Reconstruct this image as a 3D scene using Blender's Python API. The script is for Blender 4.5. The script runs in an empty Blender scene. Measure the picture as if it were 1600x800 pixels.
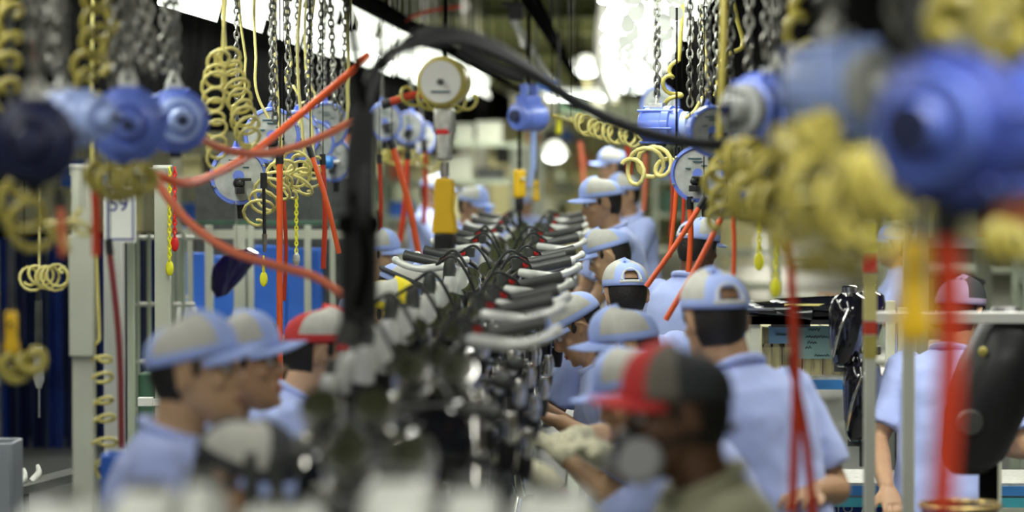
import bpy, bmesh, math, random
from mathutils import Vector, Matrix, Euler
random.seed(7)
PI = math.pi
sc = bpy.context.scene
COL = sc.collection

# ------------------------------------------------------------------ camera, world, lights, exposure
FPX = 5000.0
CAMZ = 2.1
YAW = math.atan(155 / FPX)
PIT = math.atan(178 / FPX)
cam_d = bpy.data.cameras.new('camera')
cam = bpy.data.objects.new('camera', cam_d)
COL.objects.link(cam)
cam.location = (0, 0, CAMZ)
cam.rotation_euler = (PI / 2 - PIT, 0, YAW)
cam_d.sensor_width = 36.0
cam_d.lens = 36.0 * FPX / 1600
cam_d.clip_start = 0.1
cam_d.clip_end = 300
cam_d.dof.use_dof = True
cam_d.dof.focus_distance = 12.8
cam_d.dof.aperture_fstop = 1.9
sc.camera = cam
sc.view_settings.view_transform = 'Standard'
sc.view_settings.look = 'None'
sc.view_settings.gamma = 1
sc.view_settings.use_curve_mapping = False
sc.view_settings.exposure = 0.25
w = bpy.data.worlds.new('world')
sc.world = w
w.use_nodes = True
w.node_tree.nodes['Background'].inputs[0].default_value = (0.72, 0.8, 0.78, 1)
w.node_tree.nodes['Background'].inputs[1].default_value = 0.05
sc.cycles.use_denoising = True
sc.cycles.max_bounces = 6

def area(name, loc, sx, sy, power, col=(1, 1, .96), rot=(0, 0, 0)):
    l = bpy.data.lights.new(name, 'AREA')
    l.shape = 'RECTANGLE'
    l.size, l.size_y, l.energy, l.color = sx, sy, power, col
    o = bpy.data.objects.new(name, l)
    o.location = loc
    o.rotation_euler = rot
    COL.objects.link(o)
    return o
# lamps added above the view as main light (each has a housing below)
ADDED_LAMPS = [(-2.6, 4), (1.6, 4), (-2.6, 10), (1.9, 10), (-0.4, 1.0), (-2.6, 17), (1.9, 17), (-0.4, 24), (-3.5, 30), (2.5, 30), (-.6, 36)]
for (lx, ly) in ADDED_LAMPS:
    area('added_lamp_light', (lx, ly, 3.70), 1.3, .9, 95 if ly < 20 else 150, (1, .985, .90))
# the light rows hung above the two balancer rails
for yy in (8, 13, 18, 23, 28):
    area('row_light', (-1.63, yy, 2.60), .16, 3.6, 16, (1, .99, .92))
    area('row_light', (.16, yy, 2.58), .2, 3.6, 16, (1, .99, .92))
# point lamps added to brighten the far hall (their round shades are built below)
HALL_FILL = [(-4, 42), (0.6, 46), (4, 42), (-3, 58), (3, 58), (0, 70), (-4, 80), (4, 80)]
for (hx, hy) in HALL_FILL:
    l = bpy.data.lights.new('hall_fill_light', 'POINT'); l.energy = 330; l.color = (1, .96, .78); l.shadow_soft_size = .15
    o = bpy.data.objects.new('hall_fill_light', l); o.location = (hx, hy, 3.22); COL.objects.link(o)

def P(px, py, s):
    d = FPX / s
    x, v = (px - 800) / FPX, (400 - py) / FPX
    R = Vector((math.cos(YAW), math.sin(YAW), 0))
    F0 = Vector((-math.sin(YAW), math.cos(YAW), 0))
    F = F0 * math.cos(PIT) - Vector((0, 0, 1)) * math.sin(PIT)
    U = F0 * math.sin(PIT) + Vector((0, 0, 1)) * math.cos(PIT)
    r = F + R * x + U * v
    return Vector((0, 0, CAMZ)) + r * (d / r.y)

# ------------------------------------------------------------------ materials
MATS = {}
def mat(name, col, rough=.5, metal=0, var=.12, scale=8, bump=0.0, coat=0, emit=None, sheen=0, spec=None):
    if name in MATS: return MATS[name]
    m = bpy.data.materials.new(name)
    m.use_nodes = True
    nt = m.node_tree
    b = nt.nodes['Principled BSDF']
    tc = nt.nodes.new('ShaderNodeTexCoord')
    nz = nt.nodes.new('ShaderNodeTexNoise')
    nz.inputs['Scale'].default_value = scale
    nz.inputs['Detail'].default_value = 5
    nt.links.new(tc.outputs['Object'], nz.inputs['Vector'])
    rp = nt.nodes.new('ShaderNodeValToRGB')
    rp.color_ramp.elements[0].position = .3
    rp.color_ramp.elements[1].position = .7
    rp.color_ramp.elements[0].color = tuple(c * (1 - var) for c in col) + (1,)
    rp.color_ramp.elements[1].color = tuple(min(1, c * (1 + var)) for c in col) + (1,)
    nt.links.new(nz.outputs['Fac'], rp.inputs['Fac'])
    nt.links.new(rp.outputs['Color'], b.inputs['Base Color'])
    b.inputs['Roughness'].default_value = rough
    b.inputs['Metallic'].default_value = metal
    b.inputs['Coat Weight'].default_value = coat
    b.inputs['Sheen Weight'].default_value = sheen
    if spec is not None: b.inputs['Specular IOR Level'].default_value = spec
    if bump:
        bp = nt.nodes.new('ShaderNodeBump')
        bp.inputs['Strength'].default_value = bump
        bp.inputs['Distance'].default_value = .01
        nt.links.new(nz.outputs['Fac'], bp.inputs['Height'])
        nt.links.new(bp.outputs['Normal'], b.inputs['Normal'])
    if emit:
        b.inputs['Emission Color'].default_value = tuple(emit[:3]) + (1,)
        b.inputs['Emission Strength'].default_value = emit[3]
    MATS[name] = m
    return m

M_shirt = mat('shirt_blue', (.43, .52, .90), .85, var=.06, scale=6, bump=.3, sheen=.2)
M_shirt_olive = mat('shirt_olive', (.36, .36, .24), .85, var=.08, scale=6, bump=.3)
M_cap = mat('cap_blue', (.40, .52, .95), .8, var=.05, scale=20, bump=.15)
M_grey = mat('cap_grey', (.56, .56, .51), .85, var=.08, scale=30)
M_capred = mat('cap_red', (.66, .05, .05), .8, var=.08, scale=20)
M_capdark = mat('cap_dark', (.05, .055, .06), .8)
M_panel = mat('cap_taupe', (.20, .18, .15), .85)
M_deep = mat('drum_deep_blue', (.055, .09, .40), .4, var=.08)
M_deep2 = mat('drum_nose_blue', (.10, .16, .56), .4, var=.08)
M_capyellow = mat('cap_yellow', (.9, .75, .02), .7)
M_cappurple = mat('cap_mauve', (.38, .3, .45), .8)
M_skin = [mat('skin_tan', (.60, .38, .21), .5, var=.08, scale=14), mat('skin_brown', (.46, .27, .15), .5, var=.08, scale=14), mat('skin_dark', (.13, .065, .035), .5, var=.08, scale=14), mat('skin_light', (.60, .38, .24), .5, var=.06, scale=14)]
M_hair = mat('hair_black', (.012, .010, .009), .6, var=.3, scale=80, bump=.4)
M_pants = mat('trousers_navy', (.04, .055, .12), .9)
M_shoe = mat('shoe_black', (.02, .02, .02), .5)
M_grip = mat('grip_grey', (.05, .052, .05), .42, var=.2)
M_glove = mat('glove_cream', (.72, .70, .50), .9, bump=.5, scale=60)
M_eye = mat('eye_white', (.75, .75, .72), .2, var=.02)
M_iris = mat('iris_brown', (.03, .015, .01), .2)
M_lip = mat('lip', (.38, .14, .10), .5)
M_blue = mat('balancer_blue', (.14, .22, .70), .38, var=.08, coat=.3)
M_navy = mat('balancer_navy', (.012, .018, .07), .45, var=.2)
M_lblue = mat('housing_light_blue', (.38, .50, .88), .4, var=.08)
M_face = mat('face_plate_grey', (.40, .42, .40), .45, var=.18, scale=30)
M_steel = mat('steel', (.55, .55, .5), .3, 1, var=.15, scale=40)
M_galv = mat('galvanised_steel', (.60, .61, .55), .42, .6, var=.2, scale=50)
M_chain = mat('chain_steel', (.24, .24, .21), .38, .9, var=.2, scale=50)
M_chrome = mat('chrome', (.82, .82, .78), .16, 1, var=.05)
M_shell = mat('pale_shell', (.50, .52, .48), .4, .0, var=.05)
M_engine = mat('engine_metal', (.16, .165, .16), .28, .75, var=.3, scale=20)
M_silver = mat('silver_paint', (.74, .76, .72), .25, .1, var=.06)
M_black = mat('black_plastic', (.012, .013, .014), .4, var=.3)
M_rubber = mat('black_rubber', (.016, .018, .018), .6, var=.3)
M_gloss = mat('black_gloss', (.006, .006, .010), .08, coat=1, var=.2)
M_purp = mat('purple_gloss', (.010, .006, .05), .1, coat=1)
M_dark = mat('dark_steel', (.006, .006, .006), .85, .0, var=.35, scale=5, spec=0)
M_darkgrey = mat('dark_grey_metal', (.075, .08, .075), .45, .3, var=.25, scale=15)
M_coil = mat('coil_yellow', (.70, .63, .22), .38, var=.08)
M_coil2 = mat('coil_bright', (.44, .38, .08), .38, var=.08)
M_orange = mat('hose_orange', (.85, .12, .025), .4, var=.07)
M_salmon = mat('hose_salmon', (.80, .20, .10), .4, var=.07)
M_redhose = mat('hose_red', (.55, .045, .012), .4, var=.07)
M_yellow = mat('yellow_plastic', (.88, .55, .02), .4, var=.06)
M_lemon = mat('yellow_tag', (.92, .88, .03), .45, var=.04)
M_red = mat('red_plastic', (.75, .02, .02), .4, var=.06)
M_post = mat('post_pale', (.55, .57, .46), .5, var=.08, scale=4)
M_postgreen = mat('post_green_grey', (.42, .48, .36), .5, var=.1, scale=4)
M_white = mat('white_paint', (.78, .79, .74), .5, var=.04)
M_refl = mat('reflector_glow_white', (.9, .92, .86), .4, var=.02, emit=(.95, 1, .88, 1.1))  # glow added to reflector white, standing in for the tubes' light on it
M_tube = mat('lamp_tube', (1, 1, 1), .3, var=0, emit=(.95, 1, .93, 7))
M_bluebin = mat('blue_bin', (.03, .14, .60), .45, var=.15, scale=3)
M_bluerail = mat('blue_rail', (.04, .20, .50), .5, var=.12)
M_tealrail = mat('teal_rail', (.05, .35, .42), .5, var=.12)
M_bluesheet = mat('dark_blue_sheet', (.008, .018, .075), .5, var=.5, scale=3)
M_cream = mat('cream_crate', (.66, .62, .34), .6, var=.12)
M_olive = mat('ceiling_olive', (.20, .22, .09), .8, var=.2, scale=.6)
M_wall = mat('wall_olive', (.27, .28, .19), .8, var=.5, scale=.8)
M_floor = mat('floor_concrete', (.16, .17, .16), .45, var=.2, scale=.8)
M_green = mat('machine_green', (.05, .13, .08), .5, var=.2)
M_paper = mat('paper_white', (.75, .78, .72), .7, var=.03)
M_cyanpaper = mat('paper_pale_cyan', (.36, .58, .56), .7, var=.10, scale=12)
M_bluepaper = mat('paper_blue', (.25, .45, .66), .7, var=.05)
M_ink = mat('ink_blue', (.03, .05, .25), .6)
M_inkdark = mat('ink_dark', (.02, .08, .10), .6)
M_tanrail = mat('rail_tan', (.42, .36, .22), .5)
M_binGrey = mat('bin_grey', (.20, .22, .25), .5, var=.1)
M_maroon = mat('maroon_strap', (.22, .03, .03), .6)
M_gold = mat('gold_trim', (.8, .6, .25), .25, .8)

# ------------------------------------------------------------------ mesh helpers
def catmull(pts, n=8):
    pts = [Vector(p) for p in pts]
    if len(pts) < 3 or n < 2:
        return pts
    out = []
    for i in range(len(pts) - 1):
        p0 = pts[i - 1] if i else pts[0] * 2 - pts[1]
        p1, p2 = pts[i], pts[i + 1]
        p3 = pts[i + 2] if i + 2 < len(pts) else pts[-1] * 2 - pts[-2]
        for k in range(n):
            t = k / n
            out.append(.5 * ((2 * p1) + (p2 - p0) * t + (2 * p0 - 5 * p1 + 4 * p2 - p3) * t * t + (3 * p1 - p0 - 3 * p2 + p3) * t ** 3))
    out.append(pts[-1])
    return out

def frames(path):
    n = len(path)
    T = []
    for i in range(n):
        t = path[min(i + 1, n - 1)] - path[max(i - 1, 0)]
        T.append(t.normalized() if t.length > 1e-9 else Vector((0, 0, 1)))
    a = Vector((0, 0, 1)) if abs(T[0].z) < .9 else Vector((1, 0, 0))
    N = [(a - T[0] * a.dot(T[0])).normalized()]
    for i in range(1, n):
        v = N[-1] - T[i] * N[-1].dot(T[i])
        N.append(v.normalized() if v.length > 1e-6 else N[-1])
    return T, N, [T[i].cross(N[i]) for i in range(n)]

class MB:
    def __init__(self):
        self.v, self.f, self.mi = [], [], []
    def add(self, vs, fs, m=0, M=None):
        o = len(self.v)
        self.v += [tuple(M @ Vector(q)) if M else tuple(q) for q in vs]
        self.f += [tuple(i + o for i in f) for f in fs]
        self.mi += [m] * len(fs)
        return self
    def box(self, c, s, m=0, M=None, rz=0):
        x, y, z = s[0] / 2, s[1] / 2, s[2] / 2
        vs = [Vector((i * x, j * y, k * z)) for i in (-1, 1) for j in (-1, 1) for k in (-1, 1)]
        R = Matrix.Rotation(rz, 3, 'Z')
        vs = [R @ q + Vector(c) for q in vs]
        return self.add(vs, [(0, 1, 3, 2), (4, 6, 7, 5), (0, 4, 5, 1), (2, 3, 7, 6), (0, 2, 6, 4), (1, 5, 7, 3)], m, M)
    def tube(self, path, r, seg=10, m=0, M=None, closed=False, cap=True):
        path = [Vector(p) for p in path]
        n = len(path)
        if closed:
            T = [(path[(i + 1) % n] - path[i - 1]).normalized() for i in range(n)]
            nn = (path[1] - path[0]).cross(path[n // 3] - path[0]).normalized()
            N = [nn] * n
            B = [T[i].cross(nn).normalized() for i in range(n)]
        else:
            T, N, B = frames(path)
        vs = []
        for i in range(n):
            rr = r[i] if isinstance(r, (list, tuple)) else r
            for k in range(seg):
                a = 2 * PI * k / seg
                vs.append(path[i] + N[i] * (rr * math.cos(a)) + B[i] * (rr * math.sin(a)))
        fs = []
        for i in range(n if closed else n - 1):
            j = (i + 1) % n
            for k in range(seg):
                l = (k + 1) % seg
                fs.append((i * seg + k, i * seg + l, j * seg + l, j * seg + k))
        if cap and not closed:
            fs.append(tuple(range(seg))[::-1])
            fs.append(tuple((n - 1) * seg + k for k in range(seg)))
        return self.add(vs, fs, m, M)
    def lathe(self, prof, seg=28, m=0, M=None, capends=True):
        # prof: (r, z) about local Z
        vs, fs = [], []
        for (r, z) in prof:
            for k in range(seg):
                a = 2 * PI * k / seg
                vs.append((r * math.cos(a), r * math.sin(a), z))
        for i in range(len(prof) - 1):
            for k in range(seg):
                l = (k + 1) % seg
                fs.append((i * seg + k, i * seg + l, (i + 1) * seg + l, (i + 1) * seg + k))
        if capends:
            fs.append(tuple(range(seg))[::-1])
            fs.append(tuple((len(prof) - 1) * seg + k for k in range(seg)))
        return self.add(vs, fs, m, M)
    def ell(self, c, r, seg=14, m=0, M=None, R=None):
        vs, fs = [], []
        rings = seg // 2 + 1
        for i in range(rings + 1):
            th = PI * i / rings
            for k in range(seg):
                a = 2 * PI * k / seg
                q = Vector((r[0] * math.sin(th) * math.cos(a), r[1] * math.sin(th) * math.sin(a), r[2] * math.cos(th)))
                if R: q = R @ q
                vs.append(q + Vector(c))
        for i in range(rings):
            for k in range(seg):
                l = (k + 1) % seg
                fs.append((i * seg + k, (i + 1) * seg + k, (i + 1) * seg + l, i * seg + l))
        return self.add(vs, fs, m, M)
    def loft(self, rings, m=0, M=None):
        seg = len(rings[0])
        vs = [q for r in rings for q in r]
        fs = []
        for i in range(len(rings) - 1):
            for k in range(seg):
                l = (k + 1) % seg
                fs.append((i * seg + k, i * seg + l, (i + 1) * seg + l, (i + 1) * seg + k))
        fs.append(tuple(range(seg))[::-1])
        fs.append(tuple((len(rings) - 1) * seg + k for k in range(seg)))
        return self.add(vs, fs, m, M)
    def build(self, name, mats, parent=None, bevel=0, smooth=True, recalc=True):
        me = bpy.data.meshes.new(name)
        me.from_pydata(self.v, [], self.f)
        if not isinstance(mats, (list, tuple)): mats = [mats]
        for q in mats: me.materials.append(q)
        if len(mats) > 1: me.polygons.foreach_set('material_index', self.mi)
        if recalc:
            bm = bmesh.new(); bm.from_mesh(me)
            bmesh.ops.recalc_face_normals(bm, faces=bm.faces)
            bm.to_mesh(me); bm.free()
        if smooth:
            me.polygons.foreach_set('use_smooth', [True] * len(me.polygons))
            me.set_sharp_from_angle(angle=math.radians(40))
        me.update()
        o = bpy.data.objects.new(name, me)
        COL.objects.link(o)
        if parent: o.parent = parent
        if bevel:
            b = o.modifiers.new('bevel', 'BEVEL'); b.width = bevel; b.segments = 2; b.limit_method = 'ANGLE'
        return o

def tag(o, label, cat, group=None, kind=None):
    o['label'] = label
    o['category'] = cat
    if group: o['group'] = group
    if kind: o['kind'] = kind
    return o
def thing(name, label, cat, loc=(0, 0, 0), rz=0, group=None):
    o = bpy.data.objects.new(name, None)
    COL.objects.link(o)
    o.location = loc
    o.rotation_euler = (0, 0, rz)
    o.empty_display_size = .1
    return tag(o, label, cat, group)
def dup(root, loc, rz, label, group=None):
    def cp(o, par):
        c = o.copy(); COL.objects.link(c); c.parent = par
        for ch in kids.get(o, ()): cp(ch, c)
        return c
    kids = {}
    for o in list(COL.objects):
        if o.parent: kids.setdefault(o.parent, []).append(o)
    r = cp(root, None)
    r.location = loc
    r.rotation_euler = (0, 0, rz) if not isinstance(rz, tuple) else rz
    r['label'] = label
    if group: r['group'] = group
    return r
def struct(name, mb, m, bevel=0):
    o = mb.build(name, m, None, bevel, smooth=False)
    o['kind'] = 'structure'
    return o
ORD = 'first second third fourth fifth sixth seventh eighth ninth tenth eleventh twelfth thirteenth fourteenth fifteenth sixteenth seventeenth eighteenth nineteenth twentieth'.split()
ORD += ['twenty-' + q for q in ORD[:9]] + ['thirtieth'] + ['thirty-' + q for q in ORD[:9]] + ['fortieth'] + ['forty-' + q for q in ORD[:9]]

# ------------------------------------------------------------------ room
HL = 92
struct('floor', MB().box((0, HL / 2 - 2, -.05), (24, HL + 8, .1)), M_floor)
struct('ceiling', MB().box((0, HL / 2 - 2, 4.15), (24, HL + 8, .1)), M_olive)
struct('wall_left', MB().box((-9.05, HL / 2 - 2, 2.05), (.1, HL + 8, 4.1)), M_wall)
struct('wall_right', MB().box((9.05, HL / 2 - 2, 2.05), (.1, HL + 8, 4.1)), M_wall)
struct('wall_back', MB().box((0, HL + 2.05, 2.05), (24, .1, 4.1)), M_wall)
for i, y in enumerate(range(34, 90, 6)):
    m = MB()
    m.box((0, y, 3.85), (17.9, .12, .4)); m.box((0, y, 3.66), (17.9, .35, .03)); m.box((0, y, 4.04), (17.9, .35, .03))
    struct('trim_%d' % (i + 1), m, M_olive)
for i, (lx, ly) in enumerate(ADDED_LAMPS):
    t = thing('added_lamp', 'wide white housing of an added unseen lamp, %s along the hall ceiling' % ORD[i], 'ceiling lamp', (lx, ly, 3.76), 0, 'added lamps over the aisle')
    MB().box((0, 0, .06), (1.4, 1.0, .08)).build('housing', M_white, t, .01)
    MB().tube([(-.4, 0, .1), (-.4, 0, .34)], .01).tube([(.4, 0, .1), (.4, 0, .34)], .01).build('hanger_rod', M_dark, t)

for i, (hx, hy) in enumerate(HALL_FILL):
    t = thing('hall_fill_lamp', 'round white lamp added for brightness, %s among those over the far hall' % ORD[i], 'ceiling lamp', (hx, hy, 3.3), 0, 'added lamps of the far hall')
    MB().lathe([(.05, .2), (.12, .1), (.22, .02), (.215, .015), (.11, .09), (.04, .19)], 20).build('lamp_shade', M_white, t)  # shade of the added hall fill lamp
    MB().tube([(0, 0, .2), (0, 0, .8)], .012, 6).build('hanging_rod', M_dark, t)
# dark overhead cable trays and balancer rails, hung from the ceiling
def tray(name, label, x0, x1, z0, z1, y0, y1):
    t = thing(name, label, 'cable tray', ((x0 + x1) / 2, y0, z0))
    L = y1 - y0; W = x1 - x0; H = z1 - z0
    MB().box((0, L / 2, H / 2), (W - .04, L, H - .06)).build('tray_body', M_dark, t)
    for zz in (.02, H - .02):
        MB().box((0, L / 2, zz), (W, L, .04)).build('flange', M_dark, t)
    for i in range(int(L / 6)):
        MB().tube([(0, 2 + 6 * i, H), (0, 2 + 6 * i, 4.1 - z0)], .012, 6).build('ceiling_rod', M_dark, t)
    return t
tray('cable_tray', 'long black cable tray above the white-posted side of the line', -2.15, -1.85, 2.16, 2.95, 4, 60)
tray('cable_tray', 'long black cable tray above the shelving side of the line', .62, .95, 2.28, 3.2, 5, 60)
RZ = 2.86
def rail(label, x, y0, y1, z=RZ):
    t = thing('hoist_rail', label, 'rail', (x, y0, z))
    L = y1 - y0
    MB().box((0, L / 2, 0), (.06, L, .012)).box((0, L / 2, .04), (.01, L, .08)).box((0, L / 2, .08), (.06, L, .012)).build('beam_profile', M_dark, t)
    for i in range(int(L / 4)):
        MB().tube([(0, 1 + 4 * i, .08), (0, 1 + 4 * i, 4.1 - z)], .012, 6).build('hanger_rod', M_dark, t)
rail('black hoist rail carrying blue balancers on the white-posted side', -1.4, 3, 55)
rail('black hoist rail carrying blue balancers on the shelving side', .44, 3, 55)
rail('black hoist rail running over the middle of the motorcycle line', -.45, 3, 55)

# ------------------------------------------------------------------ light rows
def long_fixture(label):
    t = thing('fluorescent_light', label, 'light fixture', (0, 0, 0), 0, 'white fluorescent lights over the white-posted side')
    L = 1.78
    m = MB()
    prof = [(-.13, -.10), (-.11, -.03), (-.06, .025), (0, .035), (.06, .025), (.11, -.03), (.13, -.10)]
    ring = []
    for y in (-L / 2, L / 2):
        ring.append([(x, y, z) for x, z in prof] + [(x * .97, y, z - .012) for x, z in prof[::-1]])
    m.loft(ring)
    m.build('glow_reflector', M_refl, t)  # reflector trough, glow put into its material
    for sx in (-.045, .045):
        MB().tube([(sx, -L / 2 + .03, -.03), (sx, L / 2 - .03, -.03)], .018, 10).build('tube_lamp', M_tube, t)
    for yy in (-L / 2 + .35, L / 2 - .35):
        MB().tube(catmull([(.08, yy, .0), (.10, yy, .10), (.03, yy, .20), (-.06, yy, .27)], 5), [.028] * 10 + [.014] * 6, 8).build('bracket', M_refl, t)  # bracket shares the reflector's added glow
    MB().tube([(0, -.6, .05), (0, -.6, 1.42)], .006, 6).tube([(0, .6, .05), (0, .6, 1.42)], .006, 6).build('wire', M_steel, t)
    return t
lf = None
for i in range(16):
    lab = 'long white fluorescent light, %s in the row above the white-posted side' % ORD[i]
    z = 2.755 + .012 * math.sin(i * 2.3)
    if lf is None:
        lf = long_fixture(lab); lf.location = (-1.63, 9.4, z)
    else:
        dup(lf, (-1.63, 9.4 + 1.95 * i, z), .012 * math.sin(i * 5), lab)
def bell_fixture(label):
    t = thing('fluorescent_light', label, 'light fixture', (0, 0, 0), 0, 'white scalloped lights over the shelving side')
    m = MB()
    rings = []
    for y, k in ((-.2, .82), (-.1, 1), (.1, 1), (.2, .82)):
        prof = []
        for j in range(13):
            a = PI * j / 12
            prof.append((-.21 * math.cos(a) * k, -.05 + .12 * math.sin(a) * k))
        rings.append([(x, y, z) for x, z in prof] + [(x * .95, y, z - .01) for x, z in prof[::-1]])
    m.loft(rings)
    m.build('glow_reflector', M_refl, t)  # curved reflector that glows by its material, beside the tubes
    for sx in (-.08, .08):
        MB().tube([(sx, -.24, -.045), (sx, .24, -.045)], .016, 10).build('tube_lamp', M_tube, t)
        MB().lathe([(.028, -.02), (.03, .0), (.03, .03)], 12, M=Matrix.Translation((sx, -.25, -.045)) @ Matrix.Rotation(PI / 2, 4, 'X')).build('lamp_socket', M_white, t)
    MB().tube(catmull([(.15, 0, 0), (.18, 0, .07), (.10, 0, .12), (0, 0, .13)], 5), .014, 8).build('bracket', M_white, t)
    MB().tube([(0, 0, .06), (0, 0, 1.42)], .006, 6).build('wire', M_steel, t)
    return t
bf = None
for i in range(38):
    lab = 'short curved white light, %s in the scalloped row by the shelving side' % ORD[i]
    loc = (.17 + .02 * math.sin(i * 1.7), 10.6 + .62 * i, 2.68 + .025 * math.sin(i * 2.9))
    if bf is None:
        bf = bell_fixture(lab); bf.location = loc
    else:
        dup(bf, loc, .06 * math.sin(i * 3.1), lab)
def pendant(px, py, s, r, label):
    c = P(px, py, s)
    t = thing('pendant_lamp', label, 'pendant lamp', c)
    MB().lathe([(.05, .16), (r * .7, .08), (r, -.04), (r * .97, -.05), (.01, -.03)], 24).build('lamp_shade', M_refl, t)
    MB().ell((0, 0, -.07), (r * .75, r * .75, .08)).build('bulb', M_tube, t)
    MB().tube([(0, 0, .15), (0, 0, 4.08 - c.z)], .01, 6).build('hanging_rod', M_dark, t)
pendant(915, 103, 105, .27, 'round white pendant lamp glowing beside the scalloped light row')
pendant(866, 237, 105, .2, 'low round white lamp glowing beneath the far pendant')
pendant(1330, 12, 150, .12, 'small bright lamp high above the shelving side')
c = P(905, 146, 110)
t = thing('fluorescent_light', 'wide crosswise white fluorescent light far down the line', 'light fixture', c)
MB().box((0, 0, 0), (1.0, .2, .10)).build('glow_reflector', M_refl, t, .02)  # white reflector box with the same added glow
MB().tube([(-.45, 0, -.07), (.45, 0, -.07)], .02).build('tube_lamp', M_tube, t)
MB().tube([(0, 0, .05), (0, 0, 4.08 - c.z)], .01, 6).build('hanging_rod', M_dark, t)

# overhead details: hanging pipe, crane link
t = thing('conduit_pipe', 'grey bent conduit pipe hanging left of the scalloped light row', 'pipe', P(945, -60, 190))
o = MB().tube([q - t.location for q in catmull([P(945, -160, 190), P(945, -20, 190), P(938, 60, 190), P(940, 110, 190), P(958, 160, 190)], 8)], .05, 12).build('pipe', M_galv, t)
c = P(806, 18, 230)
t = thing('overhead_arm', 'dark clamp and slanted grey arm hanging from the ceiling beams', 'arm', c)
MB().box((0, 0, 0), (.1, .1, .12)).box((0, 0, .05), (.2, .06, .03)).build('clamp', M_black, t, .01)
MB().tube([(0, 0, .06), (0, 0, 4.08 - c.z)], .012, 6).build('hanging_rod', M_dark, t)
MB().tube([P(803, 22, 230) - c, P(820, 60, 230) - c, P(862, 128, 230) - c], .022, 8).build('slanted_tube', M_galv, t)
m = MB()
m.tube([P(797, 25, 230) - c, P(812, 50, 228) - c, P(818, 75, 228) - c], .02, 8).build('hinge_link', M_steel, t)

# ------------------------------------------------------------------ chains
LINK = 0.034
def chain_mb(top, bot, wire=.0042, link=LINK):
    m = MB()
    d = bot - top
    n = max(2, int(d.length / (link * .72)))
    ax = d.normalized()
    up = Vector((1, 0, 0)) if abs(ax.x) < .9 else Vector((0, 1, 0))
    a = (up - ax * up.dot(ax)).normalized(); b = ax.cross(a)
    for i in range(n):
        c0 = top + d * ((i + .5) / n)
        u = a if i % 2 else b
        rot = Matrix.Rotation(.4 * math.sin(i * .7), 3, ax)
        u = rot @ u
        path = []
        for k in range(10):
            an = 2 * PI * k / 10
            ey = math.cos(an) * link / 2 * .55
            ez = math.sin(an) * link / 2
            path.append(c0 + u * ey + ax * ez)
        m.tube(path, wire, 5, closed=True)
    return m

def chain(top, bot, label, group=None, wire=.0042, link=LINK, mt=None):
    o = chain_mb(Vector((0, 0, 0)), bot - top, wire, link).build('chain', mt or M_chain)
    o.location = top
    tag(o, label, 'chain', group)
    return o

# ------------------------------------------------------------------ balancers
def balancer(loc, r, label, facing=0.0, tilt=0, chain_top=RZ, depth=.09, body=None, group='blue spring balancers'):
    """disc balancer, face towards -Y local"""
    body = body or M_blue
    t = thing('spring_balancer', label, 'balancer', loc, facing, group)
    Rx = Matrix.Rotation(PI / 2, 4, 'X')
    # lathe axis Z maps to -Y
    MB().lathe([(r * .55, -depth), (r * .8, -depth * .8), (r * .93, -depth * .4), (r * .94, -.008), (r, -.006), (r * 1.02, .008), (r, .02), (r * .9, .022), (r * .88, .012)], 36, M=Rx).build('housing', body, t)
    MB().lathe([(.001, .010), (r * .2, .012), (r * .5, .014), (r * .86, .014), (r * .885, .010)], 36, M=Rx).build('face_plate', M_face, t)
    for k in range(6):
        a = k * PI / 3 + .4
        MB().lathe([(r * .05, .018), (r * .055, .03), (r * .03, .034)], 8, M=Rx @ Matrix.Translation((math.cos(a) * r * .95, math.sin(a) * r * .95, 0))).build('bolt', M_steel, t)
    k_ = MB().lathe([(r * .2, .01), (r * .2, .04), (r * .12, .05), (r * .1, .075), (.002, .078)], 14, M=Rx @ Matrix.Translation((.0, -r * .25, 0)))
    k_.box((0, -.05, -r * .5), (r * .28, .05, r * .22)); k_.box((r * .15, -.04, -r * .12), (r * .5, .03, r * .1))
    k_.build('lock_knob', M_black, t, .002)
    m = MB()
    for j, (dx, dz, wd) in enumerate(((-.1, .55, .5), (0, .44, .35), (.25, .30, .22), (-.35, .2, .2))):
        m.box((dx * r, -.0165, dz * r), (wd * r, .003, r * .045))
    m.build('marking_lines', M_inkdark, t)
    MB().tube(catmull([(-r * .12, -.0 + .03, r * .93), (0, .03, r * 1.2), (r * .12, .03, r * .93)], 6), r * .07, 8).build('hanging_lug', body, t)
    MB().lathe([(r * .13, -.05), (r * .16, 0), (r * .1, .05)], 12, M=Matrix.Translation((r * .15, .03, -r * 1.05))).build('cable_outlet', M_black, t)
    top = Vector((0, .03, chain_top - loc[2]))
    chain_mb(top, Vector((0, .03, r * 1.15))).build('hanging_chain', M_chain, t)
    return t

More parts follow.
